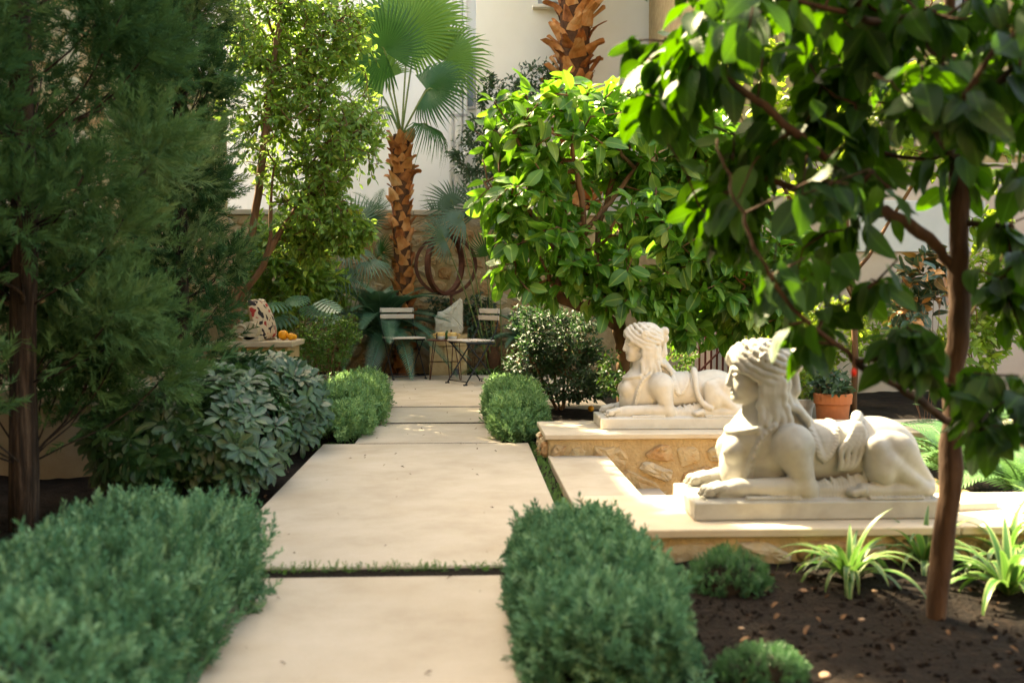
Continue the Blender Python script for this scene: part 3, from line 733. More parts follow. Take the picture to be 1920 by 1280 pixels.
def sphinx_field(variant, h=0.0038):
    f = Field((-0.02, -0.21, 0.055), (0.99, 0.21, 0.69), h)
    e, c = f.ell, f.cone
    # trunk
    c((.33, 0, .215), (.70, 0, .212), .118, .124, .03)
    e((.30, 0, .20), (.125, .105, .135), .04)
    e((.745, 0, .205), (.172, .138, .152), .03)
    e((.27, 0, .285), (.105, .115, .075), .04)
    # chest and bosom
    e((.215, 0, .165), (.075, .085, .10), .03)
    for s in (-1, 1):
        e((.185, .05 * s, .235), (.046, .046, .05), .018)
        e((.143, .056 * s, .231), (.007, .007, .007), .006)
        # shoulder, upper arm, elbow, forearm
        e((.385, .118 * s, .262), (.082, .062, .085), .022)
        c((.385, .128 * s, .25), (.425, .145 * s, .12), .066, .040, .018)
        e((.442, .150 * s, .10), (.034, .026, .034), .010)
        c((.425, .145 * s, .112), (.17, .125 * s, .105), .041, .034, .014)
        c((.18, .125 * s, .103), (.11, .118 * s, .092), .036, .036, .014)
        # paw with four toes and claws
        for t in range(4):
            y = .118 * s + (t - 1.5) * .024
            x0 = .040 + .010 * abs(t - 1.5)
            c((.115, y * .98 + .002, .114), (x0 + .03, y, .108), .0135, .0115, .004)
            e((x0 + .012, y, .097), (.022, .0105, .0185), .003)
            e((x0 - .010, y, .085), (.009, .006, .008), .004)
        # haunch, knee, shin and hind foot
        e((.765, .122 * s, .20), (.105, .055, .118), .016, rot=np.array(Matrix.Rotation(R(-28), 3, 'Y')))
        c((.697, .135 * s, .248), (.715, .142 * s, .17), .050, .058, .016)
        e((.690, .146 * s, .268), (.032, .028, .030), .010)
        c((.735, .150 * s, .205), (.862, .145 * s, .112), .046, .030, .012)
        c((.79, .12 * s, .25), (.905, .115 * s, .115), .055, .030, .016)
        e((.892, .140 * s, .100), (.034, .028, .030), .010)
        c((.875, .148 * s, .098), (.64, .155 * s, .100), .029, .027, .010)
        for t in range(4):
            y = .155 * s + (t - 1.5) * .017
            c((.635, y, .105), (.588 + .006 * abs(t - 1.5), y, .094), .014, .015, .004)
        # soft crease between haunch and belly
        f.rope([(.648, .150 * s, .255), (.640, .150 * s, .20), (.668, .165 * s, .140), (.73, .188 * s, .118), (.80, .195 * s, .108)], .006, .004, .006, 14, op='cut')
    # neck and head
    c((.285, 0, .30), (.292, 0, .44), .072, .057, .03)
    e((.300, 0, .548), (.098, .080, .090), .01)
    e((.240, 0, .500), (.060, .060, .086), .016)
    e((.208, 0, .434), (.024, .026, .022), .014)
    for s in (-1, 1):
        c((.212, .014 * s, .436), (.275, .050 * s, .462), .024, .028, .014)
        e((.214, .033 * s, .474), (.026, .024, .028), .014)
        c((.192, .010 * s, .545), (.206, .046 * s, .542), .012, .011, .010)
        e((.1795, .029 * s, .520), (.016, .017, .0105), .008, op='cut')
        e((.1965, .029 * s, .519), (.0145, .014, .0105), .003)
        c((.1835, .019 * s, .5245), (.1900, .041 * s, .523), .0035, .0035, .003)
        e((.178, .009 * s, .4795), (.009, .008, .008), .005)
        c((.184, .002 * s, .4605), (.1925, .018 * s, .459), .0062, .0045, .003)
        c((.186, .002 * s, .4505), (.1935, .015 * s, .4525), .0068, .0045, .003)
        # ear
        f.rope([(.280, .066 * s, .510), (.298, .079 * s, .512), (.301, .079 * s, .490), (.286, .070 * s, .472)], .008, .007, .005, 8)
    c((.186, 0, .540), (.1715, 0, .487), .0095, .0115, .009)
    e((.190, 0, .4555), (.012, .020, .0025), .003, op='cut')
    e((.197, 0, .4425), (.012, .016, .006), .005, op='cut')
    # hair: swept cap with carved strands
    def cap(P):
        d = sd_ell(P, (.312, 0, .560), (.112, .096, .096))
        x, y, z = P[..., 0] - .30, np.abs(P[..., 1]), P[..., 2] - .54
        ph = np.arctan2(y, z + .10) * 9.5 + 11.0 * x + 1.1 * np.sin(38 * x + 12 * y)
        d = d + .0050 * np.sin(ph * 2.0) + .0022 * np.sin(ph * 4.3 + 1.2)
        face = (P[..., 0] - .222) * 0.88 + (P[..., 2] - .560) * 0.47          # plane keeping the face free
        return np.maximum(d, -face)
    f.put(cap, (.16, -.11, .43), (.44, .11, .67), .006)
    for s in (-1, 1):
        # wavy strands swept back from the parting
        f.rope([(.188, .004 * s, .606), (.184, .022 * s, .594), (.190, .050 * s, .572), (.218, .074 * s, .543), (.258, .088 * s, .520), (.305, .094 * s, .500), (.345, .085 * s, .49)], .0135, .016, .005, 22, wob=.0022, freq=1.7)
        f.rope([(.196, .004 * s, .622), (.194, .028 * s, .610), (.205, .058 * s, .586), (.236, .084 * s, .556), (.285, .098 * s, .530), (.345, .090 * s, .515)], .0115, .0135, .004, 20, wob=.0018, freq=1.6)
        f.rope([(.212, .004 * s, .636), (.212, .032 * s, .624), (.226, .064 * s, .600), (.262, .090 * s, .570), (.32, .099 * s, .545), (.38, .078 * s, .53)], .0105, .0125, .004, 20, wob=.0018, freq=1.8)
        f.rope([(.236, .004 * s, .647), (.240, .036 * s, .636), (.258, .070 * s, .610), (.30, .094 * s, .585), (.36, .090 * s, .560), (.405, .06 * s, .545)], .0100, .012, .004, 20, wob=.0018, freq=1.7)
        f.rope([(.264, .004 * s, .652), (.272, .042 * s, .640), (.298, .076 * s, .615), (.345, .088 * s, .590), (.400, .060 * s, .565)], .0095, .0115, .004, 18, wob=.0016, freq=1.6)
        f.rope([(.296, .004 * s, .653), (.310, .044 * s, .640), (.345, .072 * s, .615), (.402, .052 * s, .585)], .0090, .011, .004, 18, wob=.0016, freq=1.8)
        f.rope([(.330, .004 * s, .648), (.348, .038 * s, .632), (.385, .045 * s, .608), (.410, .03 * s, .595)], .0085, .010, .004, 14, wob=.0016, freq=1.7)
        # rosette of leaves at the temple
        for a in range(7):
            an = a * 2 * math.pi / 7
            e((.288 + .019 * math.cos(an), .099 * s, .585 + .019 * math.sin(an)), (.012, .009, .012), .004)
        e((.288, .106 * s, .585), (.010, .007, .010), .003)
        # ringlets down the neck to the shoulder
        for q, (dx, dz) in enumerate(((0, 0), (.021, -.004), (.042, .004), (-.019, .006), (.062, .0))):
            f.rope([(.292 + dx, .088 * s, .50 + dz), (.300 + dx * .9, .088 * s, .455), (.292 + dx * 1.1, .086 * s, .41), (.300 + dx * 1.25, .096 * s, .375), (.290 + dx * 1.4, .108 * s, .345 - .01 * q)], .0165, .0115, .006, 20, wob=.0045, freq=1.25)
    f.rope([(.262, .070, .375), (.215, .062, .325), (.180, .052, .275), (.160, .046, .215), (.168, .046, .165), (.16, .05, .125)], .018, .014, .005, 16, wob=.004, freq=1.3)
    # knot of hair and falling ribbon
    e((.412, 0, .575), (.030, .042, .048), .010)
    e((.432, .022, .602), (.022, .026, .028), .006); e((.432, -.022, .602), (.022, .026, .028), .006)
    e((.436, .020, .558), (.018, .022, .026), .006); e((.436, -.020, .558), (.018, .022, .026), .006)
    c((.425, -.018, .53), (.424, -.030, .462), .013, .020, .006); c((.425, .018, .53), (.424, .030, .462), .013, .020, .006)
    # hair falling on the back
    c((.345, 0, .46), (.415, 0, .350), .060, .058, .03); c((.40, 0, .375), (.47, 0, .325), .055, .04, .02)
    for q in range(7):
        y = (q - 3) * .022
        f.rope([(.375, y * .8, .50), (.372, y * .9, .45), (.395, y, .405), (.440, y * 1.1, .372), (.492 - abs(y) * .5, y * 1.2, .338)], .024, .010, .006, 16, wob=.004, freq=1.5)
    for s in (-1, 1): f.rope([(.315, .070 * s, .49), (.318, .074 * s, .43), (.325, .085 * s, .37)], .030, .026, .012, 8)
    # plaited collar
    n = 34
    for i in range(n):
        a = -1.25 + 2.5 * i / (n - 1)
        p = np.array([.295 - .125 * math.cos(a), .118 * math.sin(a), .335 - .030 * math.cos(a)])
        e(p, (.0115, .0105, .012), .004)
    # harness band in front of each shoulder
    for s in (-1, 1):
        f.rope([(.318, .110 * s, .338), (.270, .112 * s, .295), (.246, .105 * s, .240), (.232, .095 * s, .175), (.225, .085 * s, .135)], .0135, .0125, .005, 18)
        for t in np.linspace(0, 1, 12):
            q = spline([(.318, .116 * s, .338), (.270, .120 * s, .295), (.246, .114 * s, .240), (.232, .104 * s, .175), (.225, .094 * s, .135)], 24)[int(t * 23)]
            e(q + np.array([-.004, .006 * s, 0]), (.004, .006, .009), .003)
        # cord round the shoulder joint
        f.rope([(.330, .150 * s, .335), (.385, .160 * s, .352), (.440, .150 * s, .330), (.470, .146 * s, .270), (.475, .145 * s, .215), (.458, .150 * s, .160)], .0055, .004, .006, 16, op='cut')
        # crease of the forearm under the chest
        f.rope([(.300, .168 * s, .155), (.340, .178 * s, .150), (.385, .176 * s, .150)], .0045, .003, .006, 8, op='cut')
    # saddle cloth with pointed flap and border
    poly = np.array([(.435, .40), (.592, .40), (.582, .325), (.560, .262), (.530, .212), (.500, .196), (.476, .215), (.465, .262), (.452, .32)])
    def inpoly(X, Z, pl):
        ins = np.full(X.shape, -1.0)
        for i in range(len(pl)):
            a, b = pl[i], pl[(i + 1) % len(pl)]; nn = np.array([-(b - a)[1], (b - a)[0]]); nn = nn / np.linalg.norm(nn)
            ins = np.maximum(ins, (X - a[0]) * nn[0] + (Z - a[1]) * nn[1])
        return ins
    area = inpoly(np.array([.52]), np.array([.3]), poly)[0]
    pl = poly if area < 0 else poly[::-1]
    def cloth(P):
        b = sd_cone(P, np.array((.33, 0, .215)), np.array((.70, 0, .212)), .118, .124)
        ip = inpoly(P[..., 0], P[..., 2], pl)
        th = .0105 + .0035 * ((ip > -.022) & (ip < -.004)) * (1 + .5 * np.sin(P[..., 2] * 420 + P[..., 0] * 200)) - .002 * (np.abs(ip + .034) < .004)
        return np.maximum(b - th, ip)
    f.put(cloth, (.42, -.15, .18), (.61, .15, .36), .004)
    # tail
    if variant == 0:
        f.rope([(.93, -.03, .10), (.935, .0, .16), (.88, .03, .30)], .016, .014, .010, 8)
        f.rope([(.625, .03, .338), (.612, -.04, .357), (.606, -.095, .325), (.606, -.130, .262), (.620, -.150, .195), (.650, -.165, .150), (.690, -.185, .128)], .0185, .0165, .004, 22)
    else:
        f.rope([(.690, .03, .345), (.665, -.03, .362), (.645, -.075, .345)], .021, .020, .006, 10)
        for q in range(4):
            o = (q - 1.5) * .013
            f.rope([(.640 + o * .5, -.095, .335), (.628 + o * 1.4, -.125, .290), (.600 + o * 1.9, -.138, .245), (.592 + o * 1.5, -.140, .200), (.572 + o * .8, -.135, .172)], .0135, .007, .004, 16, wob=.0035, freq=.9)
    # fleece under the belly and under the arms
    for s in (-1, 1):
        for x in np.arange(.455, .66, .0125):
            z1 = .125 + .03 * (x - .45) / .2 + .006 * math.sin(x * 300)
            f.rope([(x, .128 * s, z1), (x + .004, .148 * s, .108), (x - .003, .150 * s, .090), (x + .004, .152 * s, .074)], .0065, .0068, .003, 7, wob=.0015, freq=1.8)
        for x in np.arange(.20, .40, .013):
            e((x, .170 * s, .076), (.008, .010, .010), .003)
        for x in np.arange(.66, .86, .014):
            e((x, .178 * s, .074), (.009, .010, .008), .003)
    f.put(lambda P: np.abs(P[..., 2] - .066) - .008 + 0.0 * P[..., 0] + np.maximum(0, np.maximum(np.abs(P[..., 1]) - .172, np.abs(P[..., 0] - .47) - .42)), (.04, -.175, .056), (.90, .175, .076), .004)
    return f.mesh()
def sphinx(variant, loc, label, mt):
    t = thing('sphinx_statue', label, 'statue', loc)
    V, F = sphinx_field(variant, .0050 if variant == 0 else .0043)
    V = V + (0.0006 * noise3(V, 60, 1.0 + variant))[:, None] * nrm(V - V.mean(0))
    link('figure', make_mesh('figure', V, F, mt, smooth=True), t)
    obj('plinth', box(0.0, 0.94, -0.195, 0.195, 0.0, 0.068, 0.005), mt, t)
    return t
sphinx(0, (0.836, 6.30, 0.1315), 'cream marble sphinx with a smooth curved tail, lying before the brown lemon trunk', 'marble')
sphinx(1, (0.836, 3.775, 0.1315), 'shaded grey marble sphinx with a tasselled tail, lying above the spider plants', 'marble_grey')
mf = thing('marble_fragment', 'broken pale carved marble slab lying on the coping behind the lemon trunk', 'stone')
V, F = box(0, .22, 0, .13, 0, .035, .010)
V = V + rng.normal(0, .008, V.shape); obj('block', (V, F), 'marble', mf)
mf.location = (1.86, 3.70, .129); mf.rotation_euler = (0, 0, .2)

# ------------------------------------------------------------------ vegetation
def pxlobe(px, py, Y, rx, ry, dy, wt=None):
    """ellipsoid from its outline in the photo and its distance"""
    k = Y / FPX
    return (pw(px, py, Y), (rx * k, dy, ry * k), wt or (rx * k) * (ry * k) * max(dy, .2))
LEMON = [leaf_shape(1, .56, .28, .22, 7, .68, .10, wav=.02), leaf_shape(1, .62, .15, .38, 7, .66, .10, wav=-.025), leaf_shape(1, .50, .42, .12, 7, .7, .12, wav=.03), leaf_shape(1, .58, .10, .60, 7, .66, .10, wav=.02), leaf_shape(1, .60, .22, -.12, 7, .66, .10, wav=-.025), leaf_shape(.8, .50, .5, .45, 7, .7, .08, wav=.025)]
SMALL = [leaf_shape(1, .46, .25, .2, 3, .9, .08), leaf_shape(1, .52, .15, .35, 3, .9, .08), leaf_shape(1, .40, .35, .1, 3, .9, .08)]
OBOV = [leaf_shape(1, .40, .18, .22, 5, .75, .04, peak=.66), leaf_shape(1, .36, .28, .40, 5, .75, .04, peak=.66), leaf_shape(1, .44, .10, .12, 5, .75, .04, peak=.66)]
TINY = [leaf_shape(1, .55, .2, .15, 2, .9), leaf_shape(1, .5, .3, .3, 2, .9)]

def woody(name, label, cat, base, limbs, specs, n, per, leaf, mat, bark, size, rmax, nparts=300, gap=0.0, gs=3.0, seed=1.0, step=.12, spread=.07, droop=.3, up=.4, shell=.35, shapes=None, rtip=.003, ex=.42, group=None, minY=None, outward=.5):
    t = thing(name, label, cat, base, 0, group)
    tr = Tree()
    for L in limbs:
        pts, root = L[0], L[1]
        tr.limb(pts, None if root is None else tr.near(pts[0]), n=max(4, len(pts) * 4))
    tg_ = lobes(specs, n, gap, gs, shell, seed)
    if minY is not None: tg_ = tg_[tg_[:, 1] > minY]
    ends = tr.reach(tg_, step)
    V, F = join(tr.shape(rtip, rmax, ex))
    b = np.asarray(base, float)
    link('trunk', make_mesh('trunk', V - b, F, bark, smooth=True), t)
    ctr = np.mean([np.asarray(q[0]) for q in specs], axis=0) - [0, 0, .3]
    pos, B, Sc, idx = twig_leaves(tg_, ends, tr, per, spread, up, droop, (size[0], size[1]), len(shapes or leaf), ctr, outward)
    if minY is not None:
        k = pos[:, 1] > minY; pos, B, Sc, idx = pos[k], B[k], Sc[k], idx[k]
    foliage(t, leaf, idx, B, pos, Sc, mat, nparts)
    return t

# lemon tree close to the camera
Y0 = 2.92
base = pg(1757, 1168, -.03)
trunk = [base - [0, 0, .05], pw(1772, 1000, 2.92), pw(1788, 800, 2.94), pw(1795, 600, 2.95), pw(1800, 470, 2.95), pw(1797, 300, 2.97), pw(1785, 100, 3.0), pw(1780, -60, 3.0), pw(1775, -300, 3.05)]
limbs = [(trunk, None),
    ([pw(1796, 540, 2.95), pw(1770, 470, 2.95), pw(1715, 425, 2.93), pw(1640, 395, 2.9), pw(1540, 370, 2.85), pw(1420, 330, 2.85)], 0),
    ([pw(1640, 395, 2.9), pw(1580, 330, 2.8), pw(1500, 260, 2.7), pw(1420, 190, 2.7)], 0),
    ([pw(1786, 800, 2.94), pw(1715, 742, 2.8), pw(1625, 690, 2.65), pw(1540, 628, 2.55), pw(1462, 545, 2.5), pw(1405, 440, 2.5), pw(1370, 340, 2.5), pw(1345, 260, 2.5)], 0),
    ([pw(1795, 640, 2.95), pw(1840, 560, 3.0), pw(1880, 470, 3.1), pw(1910, 380, 3.2)], 0),
    ([pw(1786, 110, 3.0), pw(1700, 60, 2.8), pw(1580, 20, 2.6), pw(1420, -20, 2.6)], 0),
    ([pw(1797, 300, 2.97), pw(1740, 220, 2.6), pw(1690, 170, 2.35), pw(1640, 140, 2.2)], 0)]
specs = [pxlobe(1480, 120, 2.85, 270, 200, .60), pxlobe(1760, 120, 2.7, 230, 210, .70), pxlobe(1560, 480, 2.6, 150, 200, .42), pxlobe(1290, 130, 3.05, 120, 150, .40), pxlobe(1880, 430, 2.75, 110, 230, .45),
         pxlobe(1640, 690, 2.45, 110, 110, .18, .018), pxlobe(1870, 770, 2.5, 70, 90, .2, .012), pxlobe(1330, 330, 2.95, 100, 120, .25, .03), pxlobe(1690, 330, 2.9, 140, 140, .35), pxlobe(1560, -230, 3.0, 420, 230, .75)]
woody('lemon_tree', 'dark leafy lemon tree with slanting trunk rising from the bare soil by the spider plants', 'tree', base, limbs, specs, 690, 3.0, LEMON, 'leaf_lemon_shade', 'bark_lemon_shade', (.065, .132), .047, nparts=300, gap=.88, gs=5.0, step=.10, spread=.06, droop=1.1, up=.5, shell=.2, rtip=.0034, ex=.42, minY=1.75, outward=.35)

# lemon tree behind the sunlit sphinx
base = np.array([1.18, 7.35, -.05])
b0 = pw(1168, 700, 7.35)
limbs = [([base, b0, pw(1168, 660, 7.35), pw(1160, 610, 7.35)], None),
    ([pw(1160, 612, 7.35), pw(1110, 580, 7.3), pw(1045, 555, 7.2), pw(1065, 500, 7.15), pw(1095, 440, 7.15), pw(1150, 370, 7.2), pw(1200, 300, 7.3)], 0),
    ([pw(1045, 553, 7.2), pw(1010, 480, 7.1), pw(985, 440, 7.1)], 0),
    ([pw(1095, 440, 7.15), pw(1092, 380, 7.1), pw(1080, 320, 7.1)], 0),
    ([pw(1160, 605, 7.35), pw(1180, 560, 7.4), pw(1230, 520, 7.4), pw(1280, 420, 7.5), pw(1300, 330, 7.5)], 0),
    ([pw(1065, 500, 7.15), pw(980, 380, 7.0), pw(920, 350, 7.0), pw(905, 300, 7.0)], 0),
    ([pw(1230, 520, 7.4), pw(1330, 560, 7.3), pw(1400, 590, 7.2)], 0),
    ([pw(1120, 500, 7.3), pw(1125, 420, 7.3), pw(1150, 330, 7.4)], 0)]
specs = [pxlobe(1060, 250, 7.3, 170, 100, .55), pxlobe(1230, 260, 7.5, 160, 120, .6), pxlobe(960, 340, 7.1, 80, 110, .38), pxlobe(1010, 470, 7.1, 95, 110, .38), pxlobe(1200, 470, 7.1, 170, 120, .5), pxlobe(1340, 420, 7.4, 120, 170, .5), pxlobe(1330, 590, 7.15, 110, 60, .28, .06), pxlobe(1190, 575, 7.05, 100, 50, .22, .05), pxlobe(1440, 520, 7.3, 90, 110, .35, .08)]
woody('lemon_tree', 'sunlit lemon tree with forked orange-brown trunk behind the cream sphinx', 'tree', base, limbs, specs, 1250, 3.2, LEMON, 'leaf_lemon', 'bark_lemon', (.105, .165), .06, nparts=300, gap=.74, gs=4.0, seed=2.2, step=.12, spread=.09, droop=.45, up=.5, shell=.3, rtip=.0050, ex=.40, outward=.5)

# glossy light tree beyond the conifers
base = np.array([*pw(430, 600, 9.4)[:2], -.05])
limbs = [([base, pw(445, 560, 9.4), pw(475, 420, 9.4), pw(492, 300, 9.4), pw(505, 180, 9.4), pw(512, 110, 9.4), pw(530, 10, 9.4), pw(540, -200, 9.4)], None),
    ([pw(512, 140, 9.4), pw(545, 118, 9.3), pw(585, 85, 9.3), pw(640, 40, 9.2)], 0),
    ([pw(445, 570, 9.4), pw(500, 480, 9.2), pw(508, 380, 9.2), pw(512, 300, 9.2)], 0),
    ([pw(500, 480, 9.2), pw(560, 380, 9.2), pw(620, 290, 9.1)], 0),
    ([pw(508, 380, 9.2), pw(570, 370, 9.1), pw(610, 340, 9.0)], 0)]
specs = [pxlobe(560, 60, 9.3, 130, 110, .8), pxlobe(640, 260, 9.2, 85, 110, .6), pxlobe(560, 260, 9.3, 110, 140, .7), pxlobe(600, 410, 9.2, 90, 90, .5), pxlobe(480, 120, 9.6, 90, 160, .6), pxlobe(680, 200, 9.3, 45, 110, .4), pxlobe(560, 460, 9.3, 60, 40, .3, .12), pxlobe(650, 420, 9.2, 55, 60, .3, .15), pxlobe(500, -230, 9.6, 190, 200, .9, .28), pxlobe(640, 60, 9.4, 70, 90, .5)]
woody('ficus_tree', 'tall light green small-leaved tree with slim brown trunks beside the fan palm', 'tree', base, limbs, specs, 3300, 4.6, SMALL, 'leaf_ficus', 'bark_brown', (.055, .085), .06, nparts=300, gap=.80, gs=4.2, seed=3.1, step=.16, spread=.09, droop=.12, up=.5, shell=.2, rtip=.0032, ex=.38)

# bright tree seen through the near lemon tree
base = np.array([3.3, 8.3, -.05])
limbs = [([base, base + [0, 0, .8], base + [-.1, 0, 1.8], base + [.1, 0, 3.0]], None), ([base + [0, 0, 1.0], base + [-.6, -.1, 1.8], base + [-1.0, 0, 2.5]], 0), ([base + [0, 0, 1.2], base + [.5, 0, 2.0], base + [.8, 0, 2.8]], 0)]
specs = [pxlobe(1560, 260, 8.2, 160, 150, .7), pxlobe(1720, 160, 8.3, 170, 170, .8), pxlobe(1480, 120, 8.5, 160, 140, .7), pxlobe(1850, 330, 8.0, 100, 130, .5), pxlobe(1600, -150, 8.5, 250, 150, .8)]
woody('citrus_tree', 'bright yellow-green citrus tree before the stone house, seen through dark lemon leaves', 'tree', base, limbs, specs, 560, 3.2, LEMON, 'leaf_bright', 'bark_lemon', (.09, .14), .05, nparts=200, gap=.75, gs=3.2, seed=4.2, step=.16, spread=.09, droop=.4, up=.5)

# shrubs
def shrub(name, label, base, specs, n, per, leaf, mat, size, nparts=0, group=None, bark='bark_brown', **kw):
    base = np.asarray(base, float); c = np.mean([np.asarray(q[0]) for q in specs], axis=0)
    limbs = [([base, base * .5 + c * .5 + [0, 0, -.05], c], None)]
    for a in range(4):
        d = np.array([math.cos(a * 1.57 + .5), math.sin(a * 1.57 + .5), 0]) * .12
        limbs.append(([base + d * .2, base * .45 + c * .55 + d, c + d * 1.6], None))
    return woody(name, label, 'shrub', base, limbs, specs, n, per, leaf, mat, bark, size, .03, nparts=nparts, group=group, rtip=.0015, ex=.4, **kw)
p = pw(612, 690, 10.2); shrub('round_shrub', 'rounded bright green small-leaved bush at the edge of the terrace', (p[0], 10.2, -.05), [pxlobe(615, 640, 10.2, 55, 52, .30), pxlobe(580, 660, 10.1, 40, 45, .22), pxlobe(650, 625, 10.2, 28, 40, .2)], 900, 4, TINY, 'leaf_box', (.024, .042), gap=.7, gs=9, step=.1, spread=.05, droop=.05)
p = pw(1050, 740, 8.6); shrub('glossy_shrub', 'dark glossy small-leaved bush beside the lemon trunk', (p[0], 8.6, -.05), [pxlobe(1050, 640, 8.6, 85, 75, .38), pxlobe(1000, 680, 8.5, 55, 50, .28), pxlobe(1100, 690, 8.4, 55, 55, .28), pxlobe(1010, 600, 8.8, 60, 40, .25), pxlobe(1080, 725, 8.4, 75, 30, .3), pxlobe(985, 735, 8.9, 40, 35, .25)], 2100, 4, TINY, 'leaf_dark', (.028, .050), gap=.7, gs=7, seed=5., step=.1, spread=.05, droop=.1)
p = pw(930, 300, 13.75); shrub('dark_shrub', 'dark small-leaved shrub against the cream house wall', (p[0] + .25, 13.75, 1.97), [pxlobe(945, 205, 13.75, 70, 70, .4), pxlobe(885, 285, 13.6, 45, 60, .3), pxlobe(1010, 150, 13.9, 55, 40, .3), pxlobe(905, 350, 13.6, 40, 60, .3)], 700, 4, SMALL, 'leaf_dark', (.055, .085), gap=.75, gs=5, seed=6., step=.14, spread=.08, droop=.1)
p = pw(885, 620, 12.75); shrub('dark_creeper', 'dark leafy shrub at the foot of the rubble wall by the ring sculpture', (p[0], 12.75, -.05), [pxlobe(890, 580, 12.75, 45, 35, .2), pxlobe(905, 620, 12.6, 35, 30, .2), pxlobe(820, 575, 12.85, 30, 20, .15)], 260, 4, SMALL, 'leaf_dark', (.045, .075), gap=.8, gs=7, seed=7., step=.12, spread=.06)
p = pw(1500, 720, 8.6); shrub('golden_shrub', 'yellow-green leafy shrub growing behind the clay pots', (p[0], 8.6, -.05), [pxlobe(1500, 640, 8.6, 70, 90, .35), pxlobe(1450, 600, 8.8, 60, 60, .3), pxlobe(1570, 620, 8.8, 60, 70, .3)], 700, 4, SMALL, 'leaf_bright', (.04, .07), gap=.7, gs=6, seed=8., step=.1, spread=.05)
p = pw(1735, 760, 7.4); shrub('magnolia_shrub', 'stemmy shrub with dark leathery leaves and rust brown undersides by the house', (p[0], 7.4, -.05), [pxlobe(1740, 530, 7.4, 55, 75, .3), pxlobe(1700, 590, 7.4, 40, 40, .2)], 60, 4, LEMON, 'leaf_magnolia', (.09, .13), nparts=120, seed=9., step=.12, spread=.07, droop=.2)
p = pw(1850, 700, 8.8); shrub('leafy_shrub', 'mid-green leafy shrub against the pinkish house wall past the magnolia', (p[0], 8.8, -.05), [pxlobe(1860, 560, 8.8, 90, 110, .4), pxlobe(1650, 600, 9.2, 60, 80, .3), pxlobe(1800, 660, 8.6, 80, 60, .3)], 420, 4, SMALL, 'leaf_bright', (.07, .11), gap=.7, gs=5, seed=15., step=.12, spread=.07, droop=.3)
p = pw(1180, 760, 7.7); shrub('pale_shrub', 'small shiny pale-leaved shrub at the foot of the lemon trunk', (p[0] - .15, 7.1, -.05), [pxlobe(1145, 700, 7.1, 30, 50, .15), pxlobe(1260, 670, 8.0, 50, 40, .2)], 170, 4, TINY, 'leaf_box', (.03, .05), seed=10., step=.08, spread=.04)
p = pw(545, 560, 11.2); shrub('shade_shrub', 'deep green shrub in the shade below the ficus', (p[0], 11.2, -.05), [pxlobe(540, 480, 11.4, 90, 90, .5), pxlobe(520, 590, 11.2, 60, 50, .3), pxlobe(600, 540, 11.8, 60, 60, .3)], 760, 4, SMALL, 'leaf_ficus', (.07, .12), gap=.7, gs=5, seed=11., step=.14, spread=.08, droop=.3)

# whorled-leaf pittosporum bushes
def pitto(label, specs, n, base, seed):
    t = thing('pittosporum_bush', label, 'bush', base)
    c = np.concatenate([lobes([s], int(n * s[2] / sum(q[2] for q in specs)), 0, 1, .93, seed) for s in specs])
    keep = np.ones(len(c), bool)
    for cc, r, _ in specs: keep &= np.linalg.norm((c - cc) / np.asarray(r), axis=1) > .90
    keep &= c[:, 2] > .06
    c = c[keep]; cm = np.mean([np.asarray(s[0]) for s in specs], axis=0)
    pos, D, N = [], [], []
    for p in c:
        ax = nrm(nrm(p - cm + [0, 0, .12]) + rng.normal(0, .18, 3) + [0, -.15, .30])
        s1 = nrm(np.cross(ax, [.2, .9, .3])); s2 = np.cross(ax, s1); a0 = rng.random() * 6
        for k in range(rng.integers(8, 12)):
            a = a0 + k * 2.4; el = .15 + .06 * k; r_ = math.cos(a) * s1 + math.sin(a) * s2
            d = nrm(r_ + ax * el); pos.append(p - ax * .02); D.append(d); N.append(nrm(ax - r_ * el + rng.normal(0, .12, 3)))
    B = basis(np.array(D), np.array(N)); k = len(pos)
    b = np.asarray(base, float)
    foliage(t, OBOV, rng.integers(0, 3, k), B, np.array(pos), rng.uniform(.070, .105, k), 'leaf_pitto', 300)
    tr = Tree(); 
    for a in range(6): tr.limb([b + [.05 * math.cos(a), .05 * math.sin(a), 0], cm + [.2 * math.cos(a), .2 * math.sin(a), -.1], cm + [.3 * math.cos(a), .25 * math.sin(a), .05]], None, 6)
    tr.reach(c[::2], .1)
    V, F = join(tr.shape(.0022, .025, .38)); link('stem', make_mesh('stem', V - b, F, 'bark_dark', smooth=True), t)
    return t
pitto('broad pittosporum bush with blue-green whorled leaves behind the foreground hedge', [pxlobe(400, 785, 5.15, 125, 100, .50), pxlobe(290, 815, 5.0, 110, 85, .45), pxlobe(470, 830, 5.0, 60, 80, .35)], 520, (-1.35, 5.1, -.05), 1)
pitto('rounded pittosporum bush with grey-green whorled leaves before the second conifer', [pxlobe(480, 735, 6.5, 105, 75, .50), pxlobe(550, 765, 6.3, 58, 85, .38)], 430, (-1.30, 6.45, -.05), 2)
t = thing('seedling', 'small pittosporum seedling with five round leaves on dark soil by the conifer', 'plant', pg(215, 930, 0))
ax = np.array(t.location) + [0, 0, .08]
k = 7; an = np.arange(k) * 2.4; D = np.stack([np.cos(an), np.sin(an), .4 + 0 * an], -1)
foliage(t, OBOV, rng.integers(0, 3, k), basis(D, np.tile([0, -.3, 1.], (k, 1))), np.tile(ax, (k, 1)), rng.uniform(.07, .09, k), 'leaf_box', 20)
obj('stem', tube([[0, 0, -.06], [0, 0, .08]], .004, 5), 'bark_brown', t)

